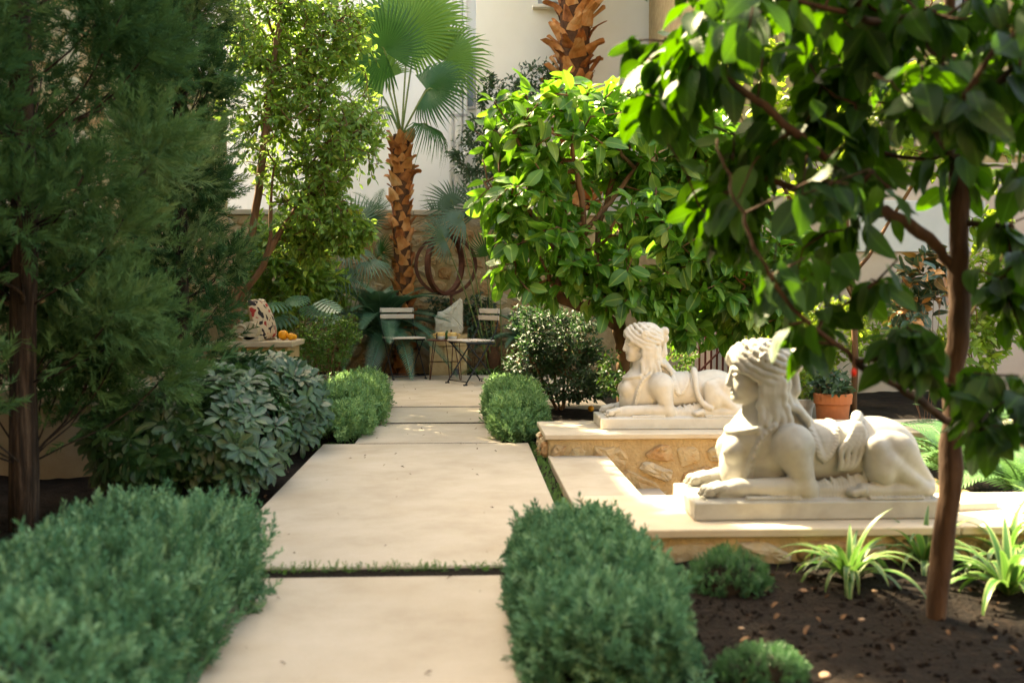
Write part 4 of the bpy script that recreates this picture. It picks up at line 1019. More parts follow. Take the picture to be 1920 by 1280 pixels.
# silver hedges: thousands of upright shoots over a twiggy body
def shoot_shape(pairs=7, L=1.0, lw=.05, ll=.30, seed=0, lean=.8):
    rg = np.random.default_rng(seed); V, Q, U = [], [], []
    def quad(a, d, n, l, w_):
        s = nrm(np.cross(n, d)) * w_ * .5; k = len(V)
        V.extend([a, a + d * l * .5 + s + n * .02 * l, a + d * l, a + d * l * .5 - s + n * .02 * l]); Q.append([k, k + 1, k + 2, k + 3]); U.extend([[0, .5]] * 4)
    ax = np.array([1., 0, 0])
    for i in range(pairs):
        t = (i + .6) / pairs
        for j in range(3):
            a = i * 1.1 + j * 2.09 + rg.normal(0, .25); r_ = np.array([0, math.cos(a), math.sin(a)])
            el = lean + 0.6 * t; d = nrm(r_ + ax * el + rg.normal(0, .12, 3)); n = nrm(ax - r_ * .6)
            quad(ax * L * (t * .9), d, n, ll * (1.1 - .45 * t) * rg.uniform(.8, 1.2), lw * rg.uniform(.8, 1.3))
    k = len(V); V.extend([np.array([0, -.012, 0]), np.array([0, .012, 0]), np.array([L * .9, .004, 0]), np.array([L * .9, -.004, 0])]); Q.append([k, k + 1, k + 2, k + 3]); U.extend([[0, .5]] * 4)
    return np.array(V), [np.array(Q)], np.array(U)
SHOOT = [shoot_shape(6, 1, .082, .36, s) for s in range(4)]
FINE = [shoot_shape(6, 1, .07, .34, s + 10, .5) for s in range(4)]
def hedge(name, label, c, half, n, shapes, mat, size, rz=0.0, p=3.2, lump=.05, core=.74, group=None, upw=.62, seed=0, low=.0):
    c = np.asarray(c, float); half = np.asarray(half, float)
    t = thing(name, label, 'hedge' if 'hedge' in name else 'plant', (c[0], c[1], -.05), 0, group)
    d = nrm(rng.normal(size=(n * 2, 3))); d = d[(d[:, 2] > -.12)][: n]
    # even out over the rounded box
    pick = rng.integers(0, 3, len(d))
    s = (np.abs(d) ** p).sum(1) ** (-1 / p)
    loc = d * s[:, None] * half
    wgt = np.maximum(.2, 1 + lump * 2 * noise3(loc, 5.0, seed))
    lo = loc * (1 + lump * noise3(loc, 7.0, seed + 1) + rng.normal(-.03, .06, len(d)))[:, None]
    nn = nrm(np.sign(d) * np.abs(d) ** (p - 1) / half)
    cz, sz = math.cos(rz), math.sin(rz); M = np.array([[cz, -sz, 0], [sz, cz, 0], [0, 0, 1.]])
    keep = noise3(loc, 26.0, seed + 3) + .6 * noise3(loc, 11.0, seed + 5) > -.42
    lo, nn, d = lo[keep], nn[keep], d[keep]
    P = lo @ M.T + c; nn = nn @ M.T
    D = nrm(nn * (1 - upw) + np.array([0, 0, upw]) + rng.normal(0, .36, nn.shape))
    N = rng.normal(size=D.shape)
    Sc = rng.uniform(*size, len(D)); k = P[:, 2] > -.03
    tall = rng.random(len(D)) < .02; Sc[tall & (nn[:, 2] > .5)] *= 1.6
    P = P - D * Sc[:, None] * .55
    V, F, U, ti = scatter(shapes, rng.integers(0, len(shapes), k.sum()), basis(D[k], N[k]), P[k], Sc[k])
    org = np.array(t.location)
    o = link('foliage', make_mesh('foliage', V - org, F, mat, uv=U, tint=ti, smooth=False), t); o['kind'] = 'stuff'
    # twiggy inner body
    a = np.linspace(0, 2 * math.pi, 29)[:-1]; el = np.linspace(-.5, math.pi / 2 - .01, 12); A, E = np.meshgrid(a, el, indexing='ij')
    dd = np.stack([np.cos(E) * np.cos(A), np.cos(E) * np.sin(A), np.sin(E)], -1); ss = (np.abs(dd) ** p).sum(-1) ** (-1 / p)
    q = dd * ss[..., None] * half * core; q = q * (1 + .08 * noise3(q, 11., seed))[..., None]; q = q @ M.T + c; q[..., 2] = np.maximum(q[..., 2], -.06)
    i, j = np.meshgrid(np.arange(28), np.arange(11), indexing='ij')
    Q = np.stack([i * 12 + j, ((i + 1) % 28) * 12 + j, ((i + 1) % 28) * 12 + j + 1, i * 12 + j + 1], -1).reshape(-1, 4)
    link('twig_body', make_mesh('twig_body', q.reshape(-1, 3) - org, Q, 'twig_core'), t)
    return t
hedge('silver_hedge', 'long clipped silver-green hedge between the conifer trunk and the first path slab', (-1.00, 2.30, .04), (.30, 1.14, .27), 9600, SHOOT, 'leaf_silver', (.05, .10), rz=R(-3), seed=1, lump=.13, p=4.0)
hedge('silver_hedge', 'mounded silver-green hedge beside the bare soil and the end of the near coping', (.355, 2.82, .02), (.205, .52, .22), 4900, SHOOT, 'leaf_silver', (.048, .095), rz=R(2), seed=2, p=4.4, lump=.14)
hedge('silver_hedge', 'pale grey-green hedge beside the narrow slabs below the round bush', (-.90, 7.95, .05), (.25, 1.32, .24), 3700, FINE, 'leaf_pale', (.08, .16), rz=R(2), seed=3, p=2.6, lump=.22)
hedge('silver_hedge', 'pale grey-green hedge catching sun beside the narrow slabs and the dark glossy bush', (.35, 7.55, .05), (.185, 1.02, .25), 2800, FINE, 'leaf_pale', (.08, .16), seed=4, p=2.6, lump=.24)
c = pg(1372, 1105, 0); hedge('thyme_clump', 'low deep green thyme cushion on the soil below the near coping', (c[0], c[1] + .05, -.02), (.14, .13, .12), 1100, FINE, 'leaf_thyme', (.03, .05), seed=5, p=2.2, lump=.15)
c = pg(1425, 1245, 0); hedge('thyme_clump', 'small flat thyme cushion alone on the open soil', (c[0], c[1], -.03), (.11, .08, .07), 500, FINE, 'leaf_thyme', (.03, .045), seed=6, p=2.2, lump=.2)
for i, (px_, py_, lab) in enumerate(((1165, 1300, 'loose silver-leaved sprigs in soil at the foot of the mounded hedge'), (1300, 1300, 'separate silver-leaved sprig standing on open soil'))):
    c = pg(px_, py_, 0); hedge('silver_sprig', lab, (c[0], c[1], -.03), (.06, .05, .09), 26, SHOOT, 'leaf_silver', (.06, .085), seed=7 + i, p=2., core=.2)

# conifers: feathery sprays hung on drooping limbs
def spray(seed, n=12):
    """feathery spray: many fine pointed threads along a bent axis"""
    rg = np.random.default_rng(seed); V, T, U = [], [], []
    for i in range(n):
        t = i / n; a = np.array([t * .78, 0, -.10 * t * t])
        for s in (-1, 1):
            d = nrm(np.array([1.0, s * rg.uniform(.25, .80), rg.normal(.05, .38)])); l = .40 * (1.1 - .55 * t) * rg.uniform(.6, 1.3)
            m = nrm(np.cross(d, [0, 0, 1.]) + rg.normal(0, .5, 3)) * .028; k = len(V)
            V.extend([a - m + d * l * .12, a + m + d * l * .12, a + d * l]); T.append([k, k + 1, k + 2]); U.extend([[0, .5]] * 3)
    k = len(V); V.extend([np.array([0, -.012, 0]), np.array([0, .012, 0]), np.array([.95, 0, -.1])]); T.append([k, k + 1, k + 2]); U.extend([[0, .5]] * 3)
    return np.array(V), [np.array(T)], np.array(U)
SPRAY = [spray(s) for s in range(5)]
def conifer(label, base, H, rad, zlow, nl, nspr, seed, size=(.10, .17), lean=0.0, tr_r=.10, open_low=.0):
    base = np.asarray(base, float); t = thing('cypress_tree', label, 'tree', base)
    tr = Tree(); tr.limb([base - [0, 0, .05], base + [.03, 0, H * .3], base + [lean, .02, H * .65], base + [lean, 0, H]], None, 18)
    rg = np.random.default_rng(seed); tips, dirs = [], []
    for i in range(nl):
        u = rg.random(); z = zlow + (H * .97 - zlow) * u; a = rg.random() * 6.283
        rr = rad * (1 - ((z - zlow) / (H - zlow)) ** 2.2 * .85) * rg.uniform(.65, 1.08) * (1 + .18 * math.sin(3 * a + seed) + .12 * math.sin(z * 6 + a * 2))
        d = np.array([math.cos(a), math.sin(a), 0]); root = base + [lean * z / H, 0, max(.25, z - rr * .75)]
        root = tr.P[tr.near(root)]; e = base + [lean * z / H, 0, 0] + d * rr; e[2] = z
        mid = (root + e) / 2 + d * rr * .12 + [0, 0, -.02]
        tr.limb([root, mid, e], tr.near(root), 6); tips.append((root, mid, e, d))
    V, F = join(tr.shape(.0045, tr_r, .5, 9)); link('trunk', make_mesh('trunk', V - base, F, 'bark_dark', smooth=True), t)
    P, D, N, TI = [], [], [], []
    per = nspr // nl
    for root, mid, e, d in tips:
        m = per; tt = .30 + .70 * np.sqrt(rg.random(m)); tt[: int(m * .72)] = rg.uniform(.88, 1.04, int(m * .72))
        p = (1 - tt)[:, None] ** 2 * root + (2 * tt * (1 - tt))[:, None] * mid + (tt ** 2)[:, None] * e
        puff = .058 * (0.35 + tt)[:, None]
        off = rg.normal(size=(m, 3)); p = p + off * puff * [1, 1, .9]
        dd = nrm(nrm(off) * .9 + d * .45 + np.array([0, 0, .55]) + rg.normal(0, .25, (m, 3)))
        P.append(p); D.append(dd); N.append(rg.normal(size=(m, 3))); TI.append(np.clip(rg.beta(1.6, 1.6) * .85 + rg.normal(.06, .10, m), .01, .99))
    P = np.concatenate(P); D = np.concatenate(D); N = np.concatenate(N); k = len(P)
    TI = np.concatenate(TI); keep = (P[:, 1] > 1.2); P, D, N, TI = P[keep], D[keep], N[keep], TI[keep]; k = len(P)
    foliage(t, SPRAY, rg.integers(0, 5, k), basis(D, N), P, rg.uniform(*size, k), 'leaf_cypress', 0, tints=TI)
    return t
b = pw(42, 900, 4.3); conifer('big dark feathery cypress with bare lower trunk and dead twigs behind the long hedge', (b[0], 4.3, -.05), 6.2, .58, .52, 175, 20500, 1, size=(.10, .165), tr_r=.13)
b = pw(332, 700, 6.3); conifer('narrower feathery cypress with brown tinted foliage behind the pittosporum bushes', (b[0], 6.35, -.05), 6.4, .26, .60, 125, 10500, 2, size=(.10, .165), tr_r=.09)

# fan leaves
def fan_shape(nseg=42, span=262, joined=.52, droop=.25, cup=.18, seed=0, wid=1.0, hast=.35):
    """fan blade: hub at origin, axis +X, face +Z; pleated segments joined near the hub, free and drooping at the tips"""
    rg = np.random.default_rng(seed); V, Q, U = [], [], []
    dth = R(span) / nseg; rs = [.03, .28, joined, joined + (1 - joined) * .5, 1.0]
    for i in range(nseg):
        th = -R(span) / 2 + (i + .5) * dth; L = 1.0 - .28 * (abs(th) / (R(span) / 2)) ** 2 + rg.normal(0, .02)
        c = np.array([math.cos(th), math.sin(th), 0]); s = np.array([-math.sin(th), math.cos(th), 0]); jt = rg.normal(0, .03)
        k0 = len(V); br = rg.random() < .12
        for j, r in enumerate(rs):
            hw = math.tan(dth / 2) * r * L * 1.02 if r <= joined + 1e-6 else (math.tan(dth / 2) * joined * L * (.75 if j == 3 else .06)) * wid
            dr = -droop * max(0, r - joined) ** 1.6 / (1 - joined) ** 1.6 * L * rg.uniform(.7, 1.3) * (1.6 if br else 1)
            z = cup * r * L * (1 - abs(th) / 4) - .25 * cup * r * r * L + dr
            cc = c * (r * L * (1 - .25 * abs(dr))) + s * jt * max(0, r - joined) + np.array([0, 0, z])
            pl = hw * .55
            V += [cc - s * hw + [0, 0, pl], cc - [0, 0, pl], cc + s * hw + [0, 0, pl]]; U += [[r, 0], [r, .5], [r, 1]]
        for j in range(len(rs) - 1):
            a = k0 + 3 * j; Q += [[a, a + 3, a + 4, a + 1], [a + 1, a + 4, a + 5, a + 2]]
    return np.array(V), [np.array(Q)], np.array(U)
FANS = [fan_shape(56, 325, .55, .16, .12, 1), fan_shape(44, 240, .55, .30, .10, 2), fan_shape(40, 200, .5, .55, -.25, 3)]
THIN = [fan_shape(28, 260, .34, .18, .15, 4, 1.15), fan_shape(26, 210, .32, .45, .0, 5, 1.15)]
RIGHT = CROT[:, 0]; UP = np.array([0, 0, 1.]); TOC = -np.array([CROT[0, 2], CROT[1, 2], 0]) * -1
TOC = nrm(np.array([CROT[0, 2], CROT[1, 2], 0]))     # towards the camera
def frond(t, origin, hub, axis, normal, size, shapes, k, mat, pr=.014, sag=.0, pmat='petiole_green'):
    """axis and normal given as (right, up, towards camera)"""
    A = nrm(axis[0] * RIGHT + axis[1] * UP + axis[2] * TOC); N = nrm(normal[0] * RIGHT + normal[1] * UP + normal[2] * TOC)
    B = basis(A, N); V, F, U = shapes[k]; loc = np.array(t.location)
    W = (V * size) @ B.T
    o = link('frond', make_mesh('frond', W, F, mat, uv=U, tint=np.full(len(W), rng.random())), t, np.asarray(hub) - loc)
    mid = (np.asarray(origin) + hub) / 2 + UP * sag
    Pt = spline([np.asarray(origin) - hub, mid - hub, np.zeros(3), A * size * .12], 12)
    link('petiole', make_mesh('petiole', *tube(Pt, np.linspace(pr, pr * .55, 12), 6), pmat, smooth=True), o)
    return o
def palm_trunk(t, pts, r, n, seed, flare=.03, name='leaf_base', sc=1.0):
    """trunk with every old leaf base a piece of its own"""
    loc = np.array(t.location); P = spline(pts, 24)
    link('trunk', make_mesh('trunk', *tube(P - loc, r * .86, 14), 'palm_core', smooth=True), t)
    rg = np.random.default_rng(seed)
    mes = []
    for q in range(4):
        w_ = .085 * sc; h_ = .17 * sc; d_ = .018 * sc
        V, Q = [], []
        for i, (tz, ww, dd) in enumerate(((0, 1, 0), (.35, .95, .25), (.7, .62, .75), (1.0, .34 + .1 * q, 1.0 + .25 * q))):
            for s in (-1, -.5, 0, .5, 1):
                V.append([s * w_ * ww + (0 if i < 3 else rg.normal(0, .006)), -(dd * flare * 2 * sc * (1 - .15 * abs(s))) - d_ * (1 - s * s), tz * h_ + (rg.normal(0, .012) if i == 3 else 0)])
        for i in range(3):
            for s in range(4): a = i * 5 + s; Q.append([a, a + 1, a + 6, a + 5])
        V = np.array(V); k = len(V); V = np.vstack([V, V + [0, .012, -.004]]); Q = np.array(Q); Q = np.vstack([Q, Q[:, ::-1] + k])
        mes.append(make_mesh(name, V, Q, 'palm_boot', smooth=False))
    for i in range(n):
        u = (i + .5) / n; p = P[min(23, int(u * 23.99))]; a = i * 2.39996 + rg.normal(0, .08)
        f = u * 23; j = int(f); p = P[j] + (P[min(j + 1, 23)] - P[j]) * (f - j)
        o = bpy.data.objects.new(name, mes[rg.integers(0, 4)]); COL.objects.link(o); o.parent = t
        d = np.array([math.cos(a), math.sin(a), 0]); o.location = tuple(p - loc + d * (r * .80) - UP * .05)
        o.rotation_euler = (R(rg.normal(5, 10)), R(rg.normal(0, 13)), a + math.pi / 2 + rg.normal(0, .2)); s = rg.uniform(.7, 1.25); o.scale = (s, s, s)

PY = 12.55
crown = pw(753, 262, PY); b = pw(757, 560, PY)
fp = thing('fan_palm', 'fan palm with shaggy orange-brown trunk and round pleated fronds in front of the white house', 'palm tree', (b[0], PY, -.05))
palm_trunk(fp, [[b[0], PY, -.05], [b[0] + .02, PY, .7], [b[0] - .02, PY, 1.6], [crown[0] - .01, PY, 2.4], crown + [0, 0, .06]], .122, 130, 4, sc=.80)
C0 = crown + [0, 0, .05]
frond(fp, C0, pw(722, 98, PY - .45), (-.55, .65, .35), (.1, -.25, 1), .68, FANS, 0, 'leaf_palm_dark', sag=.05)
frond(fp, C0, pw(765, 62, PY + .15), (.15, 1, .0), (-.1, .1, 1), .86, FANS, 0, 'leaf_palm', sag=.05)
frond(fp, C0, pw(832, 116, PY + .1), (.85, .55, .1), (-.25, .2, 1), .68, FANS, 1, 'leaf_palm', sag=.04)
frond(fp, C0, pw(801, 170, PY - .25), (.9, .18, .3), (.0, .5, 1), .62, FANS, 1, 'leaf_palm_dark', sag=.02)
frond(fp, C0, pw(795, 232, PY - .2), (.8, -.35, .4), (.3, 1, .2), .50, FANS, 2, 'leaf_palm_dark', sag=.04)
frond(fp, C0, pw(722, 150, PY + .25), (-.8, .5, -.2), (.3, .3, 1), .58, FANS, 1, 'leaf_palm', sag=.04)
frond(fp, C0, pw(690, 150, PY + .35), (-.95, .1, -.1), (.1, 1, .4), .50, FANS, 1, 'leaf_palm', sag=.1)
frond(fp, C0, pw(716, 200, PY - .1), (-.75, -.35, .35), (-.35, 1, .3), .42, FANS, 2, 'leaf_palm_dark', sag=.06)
frond(fp, C0, pw(785, 40, PY + .5), (.3, 1, -.4), (0, .5, .9), .75, FANS, 0, 'leaf_palm', sag=.05)
frond(fp, C0, pw(700, 75, PY + .4), (-.6, .9, -.3), (.2, .3, 1), .75, FANS, 1, 'leaf_palm', sag=.05)

b2 = pw(1078, 250, 12.9)
tp = thing('palm_trunk', 'thick rough palm with pointed orange-brown leaf bases against the cream house wall', 'palm tree', (b2[0], 13.75, 1.95))
q = pw(1078, 250, 13.75)
palm_trunk(tp, [[q[0], 13.75, 1.9], [q[0], 13.75, 3.0], [q[0] - .01, 13.75, 4.2], [q[0], 13.75, 5.4], [q[0], 13.75, 6.6]], .24, 180, 9, flare=.055, sc=1.25)
for i in range(14):
    a = i * 2.4; o = np.array([q[0], 13.75, 6.6]); d = np.array([math.cos(a), math.sin(a) * 1.0, .35 + .3 * math.sin(i)])
    A = nrm(d); h = o + A * .9; V, F, U = FANS[i % 3]; W = (V * .85) @ basis(A, UP + .2 * A).T
    fo = link('frond', make_mesh('frond', W, F, 'leaf_palm', uv=U, tint=np.full(len(W), rng.random())), tp, h - np.array(tp.location))
    link('petiole', make_mesh('petiole', *tube(np.linspace(o - h, A * .1, 5), .016, 6), 'petiole_green'), fo)

# clumping fan palms either side of the tall one
def clump(label, base, fr, mat='leaf_fan'):
    t = thing('dwarf_fan_palm', label, 'palm tree', base)
    for hub, ax, nn, sz, k, *m in fr:
        frond(t, np.array(base) + rng.normal(0, .04, 3), hub, ax, nn, sz, THIN, k, m[0] if m else mat, pr=.009, sag=.08)
    link('trunk', make_mesh('trunk', *tube([[0, 0, -.05], [0, 0, .2], [0, 0, .35]], [.10, .09, .05], 10), 'palm_core'), t)
    return t
b = pw(632, 600, 12.3)
clump('clump of feathery grey-green fan fronds between the ficus and the tall palm trunk', (b[0], 12.3, -.02), [
    (pw(632, 462, 12.2), (-.2, .9, .3), (.2, -.2, 1), .44, 0), (pw(655, 470, 12.0), (.9, -.1, .4), (.1, 1, .5), .42, 1), (pw(612, 452, 12.3), (-.6, .8, .2), (.3, 0, 1), .40, 0, 'leaf_palm_dark'),
    (pw(715, 478, 12.6), (.25, .9, .2), (-.8, 0, .6), .30, 0, 'leaf_palm_dark'), (pw(690, 415, 12.7), (.5, .9, 0), (-.6, .1, .8), .38, 0), (pw(590, 470, 12.2), (-.8, -.1, .4), (0, 1, .4), .42, 1, 'leaf_palm_dark'),
    (pw(690, 490, 12.0), (.6, -.2, .6), (.1, 1, .5), .40, 1), (pw(600, 520, 11.8), (-.3, -.4, .7), (0, 1, .6), .44, 1), (pw(640, 505, 11.9), (.5, -.5, .6), (.2, 1, .5), .42, 1), (pw(575, 500, 12.1), (-.7, -.5, .5), (-.2, 1, .6), .42, 1), (pw(665, 420, 12.6), (.1, 1, 0), (.1, 0, 1), .42, 0), (pw(560, 440, 12.4), (-.4, .8, .3), (0, 0, 1), .4, 0, 'leaf_palm_dark')])
b = pw(925, 600, 12.5)
clump('pale grey-green fan fronds arching over the rusty ring sculpture', (b[0], 12.5, -.02), [
    (pw(834, 449, 12.1), (-.5, .25, .5), (.1, .45, 1), .40, 0), (pw(868, 412, 12.3), (-.9, .15, .2), (.1, .8, .7), .56, 1), (pw(900, 395, 12.5), (-.1, 1, .2), (.1, .1, 1), .5, 0),
    (pw(935, 430, 12.7), (.6, .7, .1), (-.3, .4, .9), .48, 0), (pw(915, 480, 12.3), (.3, .6, .4), (0, .3, 1), .4, 0, 'leaf_palm_dark'), (pw(850, 385, 12.6), (-.8, .5, 0), (.3, .5, 1), .45, 0)])
b = pw(535, 560, 12.6)
clump('dark fan palm fronds in the shade behind the bench', (b[0], 11.9, -.02), [
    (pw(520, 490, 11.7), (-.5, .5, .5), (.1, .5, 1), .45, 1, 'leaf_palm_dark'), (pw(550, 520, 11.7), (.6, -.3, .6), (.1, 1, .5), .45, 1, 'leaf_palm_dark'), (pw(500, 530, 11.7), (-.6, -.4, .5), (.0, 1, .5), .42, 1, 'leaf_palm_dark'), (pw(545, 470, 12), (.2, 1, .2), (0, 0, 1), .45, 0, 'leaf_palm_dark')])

# feather fronds (cycads, small date palm)
def feather(n=44, arch=.55, droop=.35, ll=.15, vee=.5, seed=0, w_=.010, drp=.35):
    rg = np.random.default_rng(seed); V, Q, U = [], [], []
    def at(t): return np.array([t * (1 - .18 * t * arch), 0, arch * t * (1 - t) * 1.2 - droop * t * t])
    for i in range(n):
        t = .10 + .90 * i / (n - 1); a = at(t); tg = nrm(at(min(t + .02, 1.02)) - at(t - .02)); up_ = nrm(np.cross(tg, [0, 1., 0])) * -1
        if up_[2] < 0: up_ = -up_
        l = ll * (math.sin(math.pi * min(1, .12 + .88 * t) ** .8) ** .6 + .12) * rg.uniform(.92, 1.08)
        for s in (-1, 1):
            d = nrm(np.array([0, s, 0]) * .85 + up_ * vee * .5 + tg * (.35 + .5 * t)); k = len(V); m = tg * w_ * .5
            e1 = a + d * l * .55; e2 = a + d * l + np.array([0, 0, -drp * l * .4])
            V.extend([a - m, a + m, e1 + m * .9, e1 - m * .9, e2]); Q.append([k, k + 1, k + 2, k + 3]); Q.append([k + 3, k + 2, k + 4, k + 4]); U.extend([[t, .5]] * 5)
    Q = np.array(Q); tri = Q[Q[:, 2] == Q[:, 3] - 0] if False else Q[1::2][:, :3]; quad = Q[0::2]
    tv, tf = tube([at(t) for t in np.linspace(0, 1, 9)], np.linspace(.011, .003, 9), 5)
    off = len(V); V = np.vstack([np.array(V), tv]); U = np.vstack([np.array(U), np.tile([.5, .5], (len(tv), 1))])
    return V, [np.vstack([quad, tf[0] + off]), tri], U
CYC = [feather(60, .55, .15, .17, .5, 1, .015), feather(60, .60, .40, .17, .5, 2, .015), feather(58, .55, .70, .17, .4, 3, .015)]
def cycad(label, base, n, L, seed, tz=.30, cat='cycad', name='cycad', sh=CYC, mat='leaf_cycad', tr_=.11):
    base = np.asarray(base, float); t = thing(name, label, cat, base)
    prof = [(tr_ * .8, -.05), (tr_, .05), (tr_ * 1.05, tz * .6), (tr_ * .8, tz), (.03, tz + .05)]
    V, F = lathe(prof, 16); link('trunk', make_mesh('trunk', V * (1 + .06 * np.sin(V[:, 2:] * 160) * [1, 1, 0]), F, 'cycad_trunk'), t)
    mes = [make_mesh('frond', V, F, mat, uv=U, tint=np.zeros(len(V))) for V, F, U in sh]
    rg = np.random.default_rng(seed)
    for i in range(n):
        a = i * 2.39996; u = i / n; k = 0 if u > .66 else (1 if u > .3 else 2)
        o = bpy.data.objects.new('frond', mes[k]); COL.objects.link(o); o.parent = t
        o.location = (0, 0, tz); o.rotation_euler = (R(rg.normal(0, 8)), -R(12 + 52 * u + rg.normal(0, 5)), a)
        s = L * rg.uniform(.88, 1.1); o.scale = (s, s, s)
    return t
b = pw(716, 690, 12.35); cycad('big dark sago cycad with arching feather fronds behind the slatted chairs', (b[0], 12.38, -.05), 46, 1.02, 3, tz=.42)
b = pw(965, 690, 12.6); cycad('smaller dark sago cycad at the foot of the wall beside the glossy bush', (b[0] + .1, 12.55, -.05), 22, .62, 5, tz=.35)
DATE = [feather(26, .35, .1, .20, .7, 5, .012, .05), feather(26, .4, .25, .20, .7, 6, .012, .05), feather(26, .4, .4, .2, .6, 7, .012, .1)]
b = pw(706, 380, 13.8); cycad('young date palm with stiff feather fronds on the raised bed by the white house', (b[0], 13.75, 1.97), 12, .55, 7, tz=.06, cat='palm tree', name='date_palm', sh=DATE, mat='leaf_palm_dark', tr_=.05)

# strap-leaved plants
def strap(L=1.0, W=.06, arch=.9, rows=9, seed=0, fold=.35):
    rg = np.random.default_rng(seed); V, U = [], []
    for i in range(rows + 1):
        t = i / rows; an = arch * 2.0 * t ** 1.3; 
        if i == 0: p = np.zeros(3)
        else: p = p + np.array([math.sin(an * .9 + .15), 0, math.cos(an * .9 + .15)]) * (L / rows)
        hw = W * .5 * (1 - t ** 2.2) * (.55 + .45 * min(1, t * 4)) + .0008; nx = np.array([math.cos(an), 0, -math.sin(an)]) * -1
        V += [p + [0, -hw, 0] - nx * 0 + np.array([0, 0, fold * hw]), p, p + [0, hw, 0] + np.array([0, 0, fold * hw])]; U += [[t, 0], [t, .5], [t, 1]]
    Q = []
    for i in range(rows):
        a = 3 * i; Q += [[a, a + 3, a + 4, a + 1], [a + 1, a + 4, a + 5, a + 2]]
    return np.array(V), [np.array(Q)], np.array(U)
SPI = [strap(1, .10, .60, seed=1), strap(1, .11, 1.0, seed=2), strap(1, .11, 1.3, seed=3), strap(1, .105, 1.6, seed=4)]
YUC = [strap(1, .09, .12, seed=5), strap(1, .09, .35, seed=6), strap(1, .09, .6, seed=7)]
def rosette(name, label, base, n, L, shapes, mat, seed, cat='plant', group=None, tilt=0):
    t = thing(name, label, cat, base, 0, group); rg = np.random.default_rng(seed)
    mes = [make_mesh('leaf', V, F, mat, uv=U, tint=np.zeros(len(V))) for V, F, U in shapes]
    for i in range(n):
        k = min(len(shapes) - 1, int((1 - i / n) * len(shapes) * rg.uniform(.8, 1.1)))
        o = bpy.data.objects.new('leaf', mes[k]); COL.objects.link(o); o.parent = t
        a = i * 2.39996 + rg.normal(0, .2); o.location = (.012 * math.cos(a), .012 * math.sin(a), 0); o.rotation_euler = (0, R(rg.normal(16, 10)), a)
        s = L * rg.uniform(.75, 1.15); o.scale = (s, s, s)
    return t
SP = [((1592, 1090), .0, 38, .27, 'striped spider plant with long arching leaves standing alone below the shaded sphinx plinth'),
      ((1715, 1050), .0, 30, .25, 'striped spider plant tucked between the slanting trunk and the sphinx plinth'),
      ((1890, 1105), .0, 42, .30, 'large striped spider plant on the soil past the slanting trunk'),
      ((1840, 1035), .0, 30, .26, 'striped spider plant close to the parapet behind the slanting trunk'),
      ((1925, 1000), .05, 34, .30, 'sunlit pale spider plant rising over the coping end')]
for i, ((px_, py_), z_, n_, L_, lab) in enumerate(SP):
    p = pg(px_, py_, z_); p[1] = min(p[1], 3.42); rosette('spider_plant', lab, (p[0], p[1], soil_height(p[0:1], p[1:2])[0] + z_ - .005), n_, L_, SPI, 'leaf_spider', i, group='spider plants along the parapet')
p = pw(822, 392, 13.7); rosette('yucca', 'dark spiky yucca on the raised bed between trunk and drainpipes', (p[0], 13.7, 1.97), 26, .42, YUC, 'leaf_dark', 20)
p = pw(700, 395, 13.8); 
for i, (px_, py_, L_, lab) in enumerate(((892, 690, .3, 'tuft of arching grassy leaves beside the sandstone pedestal'), (925, 690, .34, 'tuft of grassy leaves behind the folded-seat chair'), (1010, 700, .3, 'tuft of strap leaves under the dark glossy bush'))):
    p = pw(px_, py_, 12.35 if i < 2 else 9.2); rosette('grass_tuft', lab, (p[0], p[1], -.04), 20, L_, SPI, 'leaf_spider', 30 + i)

# ferns
FERN = [feather(24, .5, .35, .17, .15, 11, .030, .1), feather(24, .5, .6, .17, .1, 12, .030, .15), feather(24, .45, .15, .17, .2, 13, .030, .1)]
def fern(label, base, n, L, seed):
    t = thing('fern', label, 'fern', base); rg = np.random.default_rng(seed)
    mes = [make_mesh('frond', V, F, 'leaf_fern', uv=U, tint=np.zeros(len(V))) for V, F, U in FERN]
    for i in range(n):
        o = bpy.data.objects.new('frond', mes[rg.integers(0, 3)]); COL.objects.link(o); o.parent = t
        a = i * 2.39996; o.rotation_euler = (R(rg.normal(0, 10)), -R(10 + 50 * i / n), a); s = L * rg.uniform(.8, 1.1); o.scale = (s, s, s)
    return t
fern('bushy green fern spilling over behind the shaded sphinx rump', (2.52, 5.0, .02), 22, .52, 1)
fern('green fern beside the slanting trunk near the parapet', (2.62, 4.55, .02), 20, .46, 2)
fern('tall green fern in front of the pinkish house wall', (3.0, 5.7, .02), 22, .55, 3)

# lobed philodendron
def lobed():
    V, Q, U = [], [], []; V.append([0, 0, 0]); U.append([0, .5])
    out = []
    n = 9
    for s in (1, -1):
        for i in range(n):
            t = i / (n - 1); x = -.12 + 1.0 * t; l = .46 * math.sin(math.pi * (.18 + .75 * t)) ** .8
            a = np.array([max(x, 0), 0, 0]); d = nrm([.35 + .6 * t - .5 * (1 - t), s, -.12]); pe = nrm([1, -s * .3, 0]) * .042; k = len(V)
            V += [list(a - pe), list(a + pe), list(a + d * l * .7 + pe), list(a + d * l + [0, 0, -.05]), list(a + d * l * .7 - pe)]; U += [[t, .5], [t, .5], [t, .7], [t, .9], [t, .7]]
            Q += [[k, k + 1, k + 2, k + 4]]; out.append([k + 4, k + 2, k + 3])
    return np.array(V), [np.array(Q), np.array(out)], np.array(U)
LOB = lobed(); b = pw(560, 640, 11.0)
ph = thing('philodendron', 'philodendron with deeply lobed leaves behind the oranges on the bench', 'plant', (b[0], 11.0, -.05))
